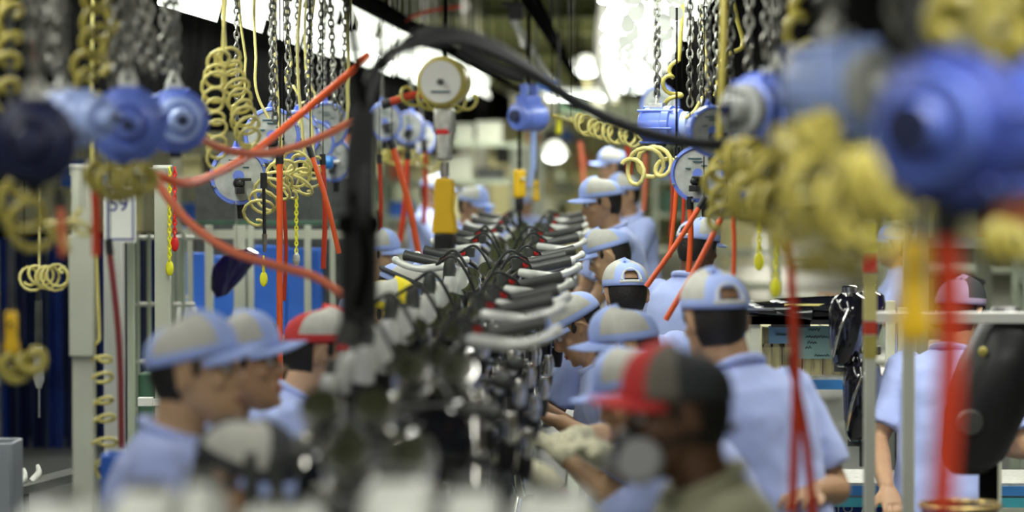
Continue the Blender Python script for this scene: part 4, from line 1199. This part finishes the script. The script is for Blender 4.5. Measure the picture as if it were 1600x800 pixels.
# ------------------------------------------------------------------ left structures
def post(px, y0, s, wpx, label, y1=None, mt=None, name='support_post'):
    a = P(px, y0, s)
    t = thing(name, label, 'post', (a.x, a.y, 0))
    w_ = wpx / s
    MB().box((0, 0, a.z / 2), (w_, w_, a.z)).build('column', mt or M_post, t, .004)
    MB().box((0, 0, .01), (w_ * 2, w_ * 2, .02)).build('base_plate', mt or M_post, t)
    MB().box((0, 0, a.z + .005), (w_ * 1.1, w_ * 1.1, .01)).build('end_cap', M_white, t)
    return t
t = post(130, 262, 500, 33, 'nearest pale square post in front of the dark blue sheets')
MB().box((-.0, -.045, 1.62), (.078, .015, .38)).build('mounting_strip', M_post, t, .003)
post(178, 300, 470, 30, 'white square post just behind the number sign', mt=M_white)
t = post(254, 262, 400, 24, 'tall pale post carrying the yellow and red pull chains')
MB().box((-.07, 0, 1.08), (.06, .04, .035)).box((0, -.033, 1.08), (.08, .008, .03)).build('clamp', M_white, t, .003)
post(204, 300, 330, 12, 'thin grey upright behind the second white post', mt=M_postgreen)
a = P(110, 268, 450); b = P(262, 268, 450)
tag(MB().box(((a.x + b.x) / 2, a.y, a.z), (b.x - a.x, .05, .03)).build('cross_beam', M_post, None, .003), 'pale horizontal beam joining the tops of the white posts', 'beam')
# number sign 59
c = P(188, 335, 500)
t = thing('number_sign', 'white hanging sign with blue border and the number 59', 'sign', c)
hw, hh = .05, .088
MB().box((0, 0, 0), (hw * 2, .004, hh * 2)).build('sign_board', M_paper, t)
m = MB()
for sx in (-1, 1): m.box((sx * (hw - .010), -.003, 0), (.005, .002, hh * 2 - .016))
for sz in (-1, 1): m.box((0, -.003, sz * (hh - .010)), (hw * 2 - .016, .002, .005))
m.build('blue_border', M_ink, t)
def text(body, size, mt, name, parent, loc, rot=(PI / 2, 0, 0)):
    cu = bpy.data.curves.new(name, 'FONT')
    cu.body = body; cu.size = size; cu.extrude = .001; cu.align_x = 'CENTER'; cu.align_y = 'CENTER'
    cu.materials.append(mt)
    o = bpy.data.objects.new(name, cu); COL.objects.link(o)
    bpy.context.view_layer.update()
    me = bpy.data.meshes.new_from_object(o.evaluated_get(bpy.context.evaluated_depsgraph_get()))
    bpy.data.objects.remove(o)
    o = bpy.data.objects.new(name, me); COL.objects.link(o)
    o.parent = parent; o.location = loc; o.rotation_euler = rot
    return o
text('59', .062, M_ink, 'sign_number', t, (-.005, -.004, .03))
MB().tube([(-.04, 0, hh), (-.04, 0, hh + .08)], .002, 6).tube([(.04, 0, hh), (.04, 0, hh + .08)], .002, 6).build('hanging_wire', M_steel, t)

# dark blue hanging sheets
for i in range(10):
    px = 8 + i * 26
    a = P(px, 372, 230); b = P(px, 700, 230)
    m = MB()
    w_ = 21 / 230
    rows = []
    for z in (a.z, (a.z + b.z) / 2, b.z):
        rows.append([(x * w_, .05 * math.sin(x * 9 + i + z), z) for x in [q / 8 - .5 for q in range(9)]] + [(x * w_, .05 * math.sin(x * 9 + i + z) + .01, z) for x in [q / 8 - .5 for q in range(8, -1, -1)]])
    m.loft(rows)
    o = m.build('plastic_sheet', M_bluesheet if i % 3 else mat('mid_blue_sheet', (.015, .04, .22), .45, var=.5, scale=3))
    o.location = (a.x, a.y, 0)
    tag(o, 'dark blue hanging plastic sheet, %s from the frame edge behind the posts' % ORD[i], 'sheet', 'blue hanging sheets behind the posts')
a = P(-30, 368, 228); b = P(275, 368, 228)
t = thing('sheet_rack', 'dark frame from which the blue plastic sheets hang', 'rack', (a.x, a.y + .1, 0))
Lw = b.x - a.x
MB().box((Lw / 2, 0, a.z), (Lw, .05, .04)).build('top_bar', M_dark, t)
for k in range(4): MB().box((k * Lw / 3, 0, a.z / 2), (.04, .04, a.z)).build('upright', M_postgreen, t)
MB().box((Lw / 2, .1, P(0, 700, 228).z - .06), (Lw, .35, .05)).build('base_shelf', M_black, t)
MB().box((Lw / 2, -.1, P(0, 716, 228).z), (Lw, .04, .05)).build('bottom_bar', M_tanrail, t)
MB().box((Lw / 2, .6, a.z / 2), (Lw, .03, a.z)).build('back_panel', M_bluesheet, t)

# steel cabinet greyish uprights between sheets and tall post
t = thing('tube_rack', 'grey tubular rack standing behind the tall pale post', 'rack', (P(215, 400, 300).x, P(215, 400, 300).y, 0))
for k in range(5): MB().tube([(k * .06, 0, 0), (k * .06, 0, 1.62)], .012, 8).build('upright', M_postgreen, t)
for z in (.7, .95, 1.25, 1.6): MB().tube([(-.05, 0, z), (.3, 0, z)], .012, 8).build('rung', M_galv, t)

# pale framed rack with blue bins
rx0 = P(285, 400, 290); rx1 = P(560, 400, 290)
t = thing('storage_rack', 'pale green framed rack with bright blue panels behind the hoses', 'rack', (rx0.x, rx0.y, 0))
Lw = rx1.x - rx0.x
def zz(y, s=290): return P(400, y, s).z
for px, wp in ((297, 8), (327, 12), (375, 18), (392, 9), (481, 10), (520, 8), (556, 10)):
    x = P(px, 400, 290).x - rx0.x
    MB().box((x, 0, zz(352) / 2), (wp / 290, .05, zz(352))).build('upright', M_post, t, .003)
for y, mt, h_ in ((348, M_green, 6), (366, M_post, 14), (532, M_post, 8), (640, M_post, 8)):
    MB().box((Lw / 2, 0.01, zz(y)), (Lw, .05, h_ / 290)).build('cross_rail', mt, t)
MB().box((Lw / 2, .22, zz(532)), (Lw, .5, .02)).build('shelf', M_galv, t)
m = MB().box((Lw / 2, .55, .95), (Lw, .02, 1.9)); m.build('back_mesh', M_darkgrey, t)
def bin_(px0, px1, y0, y1, s, mt, label, name='blue_crate', cat='crate'):
    a = P(px0, y0, s); b = P(px1, y1, s)
    w_, h_ = b.x - a.x, a.z - b.z
    t = thing(name, label, cat, ((a.x + b.x) / 2, a.y, b.z))
    m = MB()
    d_ = min(.4, max(.12, w_))
    m.box((0, 0, .01), (w_, d_, .02)); m.box((0, -d_ / 2, h_ / 2), (w_, .012, h_)); m.box((0, d_ / 2, h_ / 2), (w_, .012, h_)); m.box((-w_ / 2, 0, h_ / 2), (.012, d_, h_)); m.box((w_ / 2, 0, h_ / 2), (.012, d_, h_))
    m.build('crate_walls', mt, t, .004)
    ww, dd = w_ / 2 + .004, d_ / 2 + .012
    MB().tube([(-ww, -dd, h_ - .008), (ww, -dd, h_ - .008), (ww, dd, h_ - .008), (-ww, dd, h_ - .008)], .010, 6, closed=True).build('rim', mt, t)
    return t
bin_(398, 448, 384, 527, 283, M_bluebin, 'tall bright blue crate behind the straight orange hose')
bin_(452, 502, 388, 527, 283, M_bluebin, 'tall bright blue crate beside the black upright arm')
bin_(288, 322, 395, 527, 283, M_bluebin, 'narrow blue crate behind the pale framed rack')
bin_(330, 368, 400, 527, 283, M_bluebin, 'blue crate half hidden by the thick pale upright')
t = thing('motorcycle_side_cover', 'dark purple-black side cover hung in the pale framed rack', 'side cover', P(362, 430, 300))
MB().loft([rings_ell(Vector((x, 0, z)), Vector((1, 0, .3)), Vector((0, 1, 0)), a_, .04, 14, 2.5) for x, z, a_ in ((-.05, -.11, .03), (-.03, -.05, .08), (.0, .02, .11), (.02, .08, .12), (.02, .12, .07))]).build('cover_shell', M_purp, t)
m = MB()
t = bpy.context.scene.objects[t.name]
MB().tube([(.02, .05, .12), (.02, .05, 4.1 - t.location.z)], .003, 6).build('hanging_hook', M_steel, t)
t = thing('fittings_pile', 'pile of small chromed and black fittings on the rack behind the hoses', 'fittings', P(385, 520, 285))
t['kind'] = 'stuff'
for k in range(60):
    m.ell((random.uniform(-.16, .16), random.uniform(-.05, .05), random.uniform(-.03, .035)), (random.uniform(.008, .02),) * 3, 8, m=k % 3 == 0)
m.build('fittings', [M_black, M_chrome], t)
t = thing('white_case', 'small white rounded case beside the tall pale post', 'case', P(292, 500, 285))
MB().loft([rings_ell(Vector((0, 0, z)), Vector((1, 0, 0)), Vector((0, 1, 0)), a_, .07, 18, 3) for z, a_ in ((-.1, .05), (-.09, .06), (.06, .055), (.1, .03))]).build('case_body', M_white, t)
MB().tube(catmull([(-.03, -.02, .09), (0, -.02, .13), (.03, -.02, .09)], 5), .008, 8).build('case_handle', M_galv, t)
# bottom left: grey bin, dark slope, blue crate with yellow label
bin_(-60, 26, 688, 830, 470, M_binGrey, 'grey metal bin at the picture edge under the dark blue sheets', 'grey_bin', 'bin')
t = bin_(165, 212, 708, 790, 560, M_bluebin, 'small blue crate with yellow label beside the first blue-capped worker')
MB().box((-.012, -.062, .08), (.035, .004, .05)).build('yellow_label', M_lemon, t)
MB().box((0, 0, -t.location.z / 2), (.05, .05, t.location.z)).build('support_leg', M_dark, t)
c = P(110, 770, 430)
t = thing('sloped_chute', 'dark sloped metal chute leading to the small blue crate', 'chute', (c.x, c.y, 0))
MB().loft([[(-.25, -.2, .80), (.25, -.2, .93), (.25, .2, .93), (-.25, .2, .80)], [(-.25, -.2, .83), (.25, -.2, .96), (.25, .2, .96), (-.25, .2, .83)]]).build('chute_plate', M_darkgrey, t)
for sx in (-.2, .2): MB().box((sx, 0, .42), (.04, .3, .84)).build('leg', M_dark, t)
for i, (px, py) in enumerate(((30, 752), (52, 742))):
    o = MB().tube(catmull([(0, 0, 0), (.02, 0, .03), (.015, 0, .06)], 4), [.016, .016, .014, .014, .012, .01, .009, .008, .006], 10).build('white_clip', M_white)
    o.location = P(px, py, 430); o.location.z = .895 + (o.location.x - c.x) * .26
    tag(o, 'small white plastic clip on the dark chute, %s' % ('beside the grey bin' if i == 0 else 'standing nearer the pale post'), 'clip')
a = P(385, 588, 330); b = P(208, 588, 330)
tag(MB().box(((a.x + b.x) / 2, a.y + .25, a.z / 2), (a.x - b.x, .2, a.z)).build('green_machine_base', M_green, None, .01), 'dark green machine base behind the first blue-capped worker', 'machine')

# ------------------------------------------------------------------ right structures
def shelf_rack(label, px0, px1, s, shelves, ytop, depth=.5, posts=(), mtp=None):
    a = P(px0, ytop, s); b = P(px1, ytop, s)
    t = thing('shelf_rack', label, 'shelf rack', (a.x, a.y, 0))
    Lw = b.x - a.x
    for k, f in enumerate((0, .5, 1)):
        for dy in (0, depth):
            MB().box((Lw * f, dy, a.z / 2), (.035, .035, a.z)).build('upright', mtp or M_post, t, .003)
    for y, mt in shelves:
        z = P(px0, y, s).z
        so = MB().box((Lw / 2, depth / 2, z), (Lw, depth, .015)).build('shelf', M_galv, t)
        MB().box((Lw / 2, -.005, z - .02), (Lw, .03, .035)).build('shelf_edge', mt, so)
    return t
RS = 420
shelf_rack('blue and white shelf rack with black glossy parts and pale notices', 1180, 1640, RS, ((592, M_bluerail), (757, M_bluerail), (775, M_tealrail)), 480)
c = P(1180, 590, RS)
# cream crates row on the shelf
for i, (x0, x1) in enumerate(((1192, 1222), (1224, 1254), (1256, 1286), (1288, 1318), (1320, 1350))):
    a = P(x0, 512, RS - 3); b = P(x1, 588, RS - 3)
    t = thing('cream_crate', 'cream slatted crate on the shelf, %s from the wide-backed worker' % ORD[i], 'crate', ((a.x + b.x) / 2, a.y + .16, b.z), 0, 'cream crates behind the notices')
    w_, h_ = b.x - a.x, a.z - b.z
    m = MB().box((0, 0, h_ / 2), (w_ * .94, .2, h_ * .98)); m.build('crate_body', M_cream, t)
    m = MB()
    for k in range(3): m.box((w_ * (k - 1) * .45, -.105, h_ / 2), (.008, .012, h_))
    m.box((0, -.105, h_ * .62), (w_, .012, .012)).build('slats', M_tanrail, t)
def notice(px0, px1, y0, y1, s, mt, label, lines):
    a = P(px0, y0, s); b = P(px1, y1, s)
    t = thing('paper_notice', label, 'notice', ((a.x + b.x) / 2, a.y + .045, (a.z + b.z) / 2))
    w_, h_ = b.x - a.x, a.z - b.z
    MB().box((0, 0, 0), (w_, .003, h_)).build('sheet', mt, t)
    m = MB()
    for (u0, u1, v) in lines:
        # wavering handwriting strokes
        n = max(4, int((u1 - u0) * 26))
        pts = [((u0 + (u1 - u0) * k / n - .5) * w_, -.003, (.5 - v) * h_ + h_ * .045 * (1 if k % 2 else -1) * random.uniform(.3, 1)) for k in range(n + 1)]
        m.tube(pts, .0022, 5)
    m.build('handwriting', M_inkdark, t)
    return t
notice(1202, 1232, 510, 538, RS - 3, M_bluepaper, 'small blue paper notice taped to the crates', ((.4, .9, .5),))
notice(1246, 1302, 510, 562, RS - 3, M_cyanpaper, 'larger pale cyan paper notice with handwritten lines', ((.35, .65, .12), (.25, .95, .34), (.3, .55, .5), (.25, .4, .66), (.5, .9, .9)))
def gloss_tank(px, py, s, w_, h_, d_, label, mt=None, hang=True):
    c = P(px, py, s)
    t = thing('fuel_tank', label, 'fuel tank', c, -.2)
    rg = []
    for z, k, ox in ((-.5, .35, -.1), (-.42, .65, -.05), (-.1, .9, 0), (.25, 1, .04), (.42, .85, .06), (.5, .4, .05)):
        rg.append(rings_ell(Vector((ox * w_, 0, z * h_)), Vector((1, 0, 0)), Vector((0, 1, 0)), w_ / 2 * k, d_ / 2 * k, 28, 2.6))
    MB().loft(rg).build('tank_shell', mt or M_gloss, t)
    MB().tube(catmull([(-w_ * .3, -d_ * .35, -h_ * .35), (-w_ * .12, -d_ * .52, 0), (w_ * .1, -d_ * .5, h_ * .3)], 6), .006, 8).build('side_trim', M_chrome, t)
    MB().lathe([(.028, -.01), (.03, .02), (.02, .025)], 14, M=Matrix.Translation((.03 * w_, 0, h_ * .5))).build('filler_cap', M_chrome, t)
    MB().box((0, d_ * .2, -h_ * .52), (w_ * .7, .05, .03)).tube([(0, d_ * .2, -h_ * .52), (0, d_ * .2, -h_ * .52 - .09)], .01, 8).build('stand_bracket', M_darkgrey, t)
    return t
gloss_tank(1325, 515, RS + 10, .15, .27, .2, 'glossy black fuel tank with white reflections standing above the blue shelf')
gloss_tank(1345, 625, RS + 10, .14, .30, .2, 'glossy black fuel tank below the blue shelf beside the pale post')
gloss_tank(1356, 500, RS, .12, .22, .16, 'dark purple fuel tank tucked behind the glossy black one', M_purp)
for i, (px, py, w_) in enumerate(((1195, 487, .22), (1262, 480, .30), (1235, 492, .18))):
    t = thing('exhaust_shield', 'low black glossy cover on the top shelf, %s' % ('beside the capped worker', 'with a yellow stripe', 'behind the thick orange hose')[i], 'cover', P(px, py, RS))
    MB().loft([rings_ell(Vector((x * w_, 0, .01)), Vector((0, 1, 0)), Vector((0, 0, 1)), .06 * k, .028 * k, 14) for x, k in ((-.5, .3), (-.4, .8), (0, 1), (.3, 1.2), (.42, 1.3), (.5, .4))]).build('cover_shell', M_gloss, t)
    MB().box((.0, -.062, .012), (w_ * .6, .006, .008)).build('stripe', M_coil if i == 1 else M_chrome, t)
    MB().box((0, 0, -.03), (w_ * .8, .06, .03)).build('support_foot', M_black, t)
t = thing('display_board', 'dark horizontal board carrying the black glossy covers', 'board', P(1250, 500, RS))
MB().box((0, .08, 0), (.5, .22, .03)).build('board', M_black, t)
# striped pole + pale posts near
def striped_post():
    a = P(1360, 345, 520)
    t = thing('striped_post', 'thin pale post with red and yellow bands on its upper half', 'post', (a.x, a.y, 0))
    MB().box((0, 0, a.z / 2), (.034, .034, a.z)).build('column', M_post, t, .003)
    for y0, y1, mt in ((350, 395, M_lemon), (397, 425, M_red), (427, 500, M_coil), (502, 522, M_redhose), (524, 560, M_coil2)):
        za, zb = P(1360, y0, 520).z, P(1360, y1, 520).z
        MB().box((0, 0, (za + zb) / 2), (.038, .038, za - zb)).build('colour_band', mt, t)
    MB().box((0, 0, .01), (.1, .1, .02)).build('base_plate', M_post, t)
striped_post()
post(1420, 500, 520, 19, 'pale square post in front of the mauve-capped worker', mt=M_post)
post(1556, 690, 470, 17, 'short pale post beside the black covered tank', mt=M_post)
a = P(1368, 496, 505); b = P(1660, 496, 505)
t = thing('guard_rail', 'pale horizontal rail with teal lower edge crossing before the mauve-capped worker', 'rail', (a.x, a.y, a.z))
MB().box(((b.x - a.x) / 2, 0, 0), (b.x - a.x, .03, .035)).build('top_rail', M_white, t, .003)
MB().box(((b.x - a.x) / 2 + .2, 0.03, -.05), (b.x - a.x - .4, .03, .03)).build('teal_rail', M_tealrail, t, .003)
MB().box((b.x - a.x - .03, 0, -a.z / 2), (.035, .035, a.z)).build('rail_post', M_post, t)
# black covered big part
c = P(1545, 615, 500)
t = thing('motorcycle_fairing', 'large black covered motorcycle body beside the mauve-capped worker', 'motorcycle body', c)
MB().loft([rings_ell(Vector((ox, 0, z)), Vector((1, 0, 0)), Vector((0, 1, 0)), a_, b_, 26, 2.4) for z, ox, a_, b_ in ((-.25, -.06, .05, .05), (-.2, -.05, .10, .10), (-.05, -.01, .13, .13), (.1, .04, .13, .14), (.2, .06, .10, .12), (.27, .05, .04, .05))]).build('fairing_shell', M_black, t)
MB().lathe([(.001, .014), (.035, .014), (.042, 0), (.042, -.02)], 20, M=Matrix.Translation((-.07, -.13, -.08)) @ Matrix.Rotation(PI / 2, 4, 'X')).build('round_cover', M_darkgrey, t)
MB().ell((-.035, -.135, .14), (.014, .008, .016)).build('yellow_sticker', M_coil2, t)
MB().tube([(0, 0, -.22), (0, 0, -c.z)], .03, 10).box((0, 0, -c.z + .02), (.3, .3, .04)).build('stand', M_dark, t)
# blue box with lettering
c = P(1325, 797, 415)
t = thing('lettered_box', 'blue box with white capital letters on the lowest shelf', 'box', c)
MB().box((0, .08, -.02), (.42, .15, .12)).build('box_body', mat('box_blue', (.02, .07, .40), .5), t, .004)
text('AMEDITO  A   X', .05, M_white, 'lettering', t, (-.02, -.0, .005))
# purple tub with gold rim
c = P(1500, 815, 560)
t = thing('purple_tub', 'purple tub with shining gold rim at the bottom edge', 'tub', c)
MB().lathe([(.05, -.12), (.09, -.1), (.11, .04), (.105, .04), (.085, -.09), (.001, -.1)], 32, M=Matrix.Identity(4)).build('tub_wall', M_purp, t)
MB().tube([(.11 * math.cos(a), .11 * math.sin(a), .045) for a in [2 * PI * k / 32 for k in range(32)]], .008, 8, closed=True).build('gold_rim', M_gold, t)
MB().box((0, 0, -.12 - (c.z - .12) / 2), (.16, .16, c.z - .12)).build('pedestal', M_dark, t)

# ------------------------------------------------------------------ far background: racks, cabinets, machines on both sides of the line
def far_rack(x, y, wd, h, label, cm, seed):
    rnd = random.Random(seed)
    t = thing('storage_rack', label, 'rack', (x, y, 0), 0, 'storage racks far down the hall')
    for sx in (-1, 1):
        for dy in (0, .6):
            MB().box((sx * wd / 2, dy, h / 2), (.06, .06, h)).build('upright', cm, t)
    nz = max(3, int(h / .42))
    for k in range(nz):
        z = .3 + k * (h - .35) / (nz - 1)
        MB().box((0, .3, z), (wd, .6, .05)).build('shelf', cm, t)
    return t, [(.3 + k * (h - .35) / (nz - 1) + .025) for k in range(nz)]
palette = [(M_cream, 'cream'), (M_bluebin, 'blue'), (M_white, 'white'), (M_darkgrey, 'dark grey'), (M_postgreen, 'green-grey'), (M_salmon, 'salmon'), (M_post, 'pale'), (M_green, 'green')]
racks = [(-1.9, 38, 1.6, 2.6), (-3.2, 30, 1.8, 2.3), (-1.0, 55, 2.2, 3.1), (1.3, 40, 1.5, 2.6), (2.2, 26, 1.7, 2.4), (.9, 58, 2.0, 3.1), (3.4, 20, 1.6, 2.2), (-3.0, 46, 2.0, 3.0), (2.8, 48, 2.2, 3.0), (-.2, 72, 3.5, 3.3), (2.0, 15.5, 1.0, 2.1), (-4.9, 27, 1.6, 2.2), (3.9, 33, 2.2, 2.8), (4.3, 24, .8, 2.2)]
cnt = 0
for i, r_ in enumerate(racks):
    if r_[1] < 61 and any(r_[0] - r_[2] / 2 < q1 and r_[0] + r_[2] / 2 > q0 for q0, q1 in ((-2.2, -1.8), (.57, 1.0))): racks[i] = r_[:3] + (min(r_[3], 2.12),)
for i, (x, y, wd, h) in enumerate(racks):
    cm = (M_postgreen, M_post, M_cream)[i % 3]
    t, zs = far_rack(x, y, wd, h, 'pale framed storage rack loaded with boxes, %s by distance in the hall list' % ORD[i] if False else 'storage rack of %s frames, %s from the near end among the blurred racks' % (('green-grey', 'pale', 'cream')[i % 3], ORD[sorted(range(len(racks)), key=lambda q: racks[q][1]).index(i)]), cm, i)
    rnd = random.Random(50 + i)
    for lv, z in enumerate(zs[2:]):
        x0 = x - wd / 2 + .06
        bi = 0
        while x0 < x + wd / 2 - .3:
            bw = rnd.uniform(.18, .4); bh = rnd.uniform(.14, .3)
            if rnd.random() < .85:
                mt, cn = palette[rnd.choice([0, 0, 0, 1, 2, 3, 4, 4, 4, 5, 6, 7, 3])]
                b = thing('parts_box', '%s parts box, %s along level %s of the %s rack from the near end' % (cn, ORD[bi], ('three', 'four', 'five', 'six', 'seven', 'eight')[lv], ORD[sorted(range(len(racks)), key=lambda q: racks[q][1]).index(i)]), 'box', (x0 + bw / 2, y + .2, z), 0, 'parts boxes on the far racks')
                MB().box((0, 0, bh / 2), (bw * .95, .35, bh)).box((0, 0, bh - .01), (bw, .38, .02)).build('box_body', mt, b)
                bi += 1
            x0 += bw + .03

for i, (x, y, wd, h, mt, cn) in enumerate(((-1.5, 62, .9, 3.0, M_post, 'pale'), (-.5, 60, .7, 2.6, M_cream, 'cream'), (.2, 64, .8, 2.9, M_postgreen, 'green-grey'), (-2.6, 66, 1.1, 3.1, M_white, 'white'), (1.1, 66, .9, 2.8, M_post, 'pale grey'), (2.2, 62, 1.2, 2.9, M_cream, 'tall cream'), (-1.45, 45, .5, 2.4, M_cream, 'narrow cream'), (-.9, 34, .35, 2.05, M_post, 'slim pale'))):
    t = thing('control_cabinet', '%s control cabinet standing at the far end of the line aisle' % cn, 'cabinet', (x, y, 0), 0, 'far control cabinets')
    MB().box((0, .25, h / 2), (wd, .5, h)).build('cabinet_body', mt, t, .01)
    MB().box((0, -.012, h * .55), (wd * .88, .02, h * .8)).build('door', mt, t, .006)
    MB().box((wd * .36, -.035, h * .5), (.03, .03, .16)).build('door_handle', M_black, t)
    MB().box((-wd * .15, -.025, h * .8), (wd * .4, .01, h * .10)).build('display_panel', M_darkgrey, t)
    MB().box((0, .25, .03), (wd * 1.02, .52, .06)).build('plinth', M_black, t)
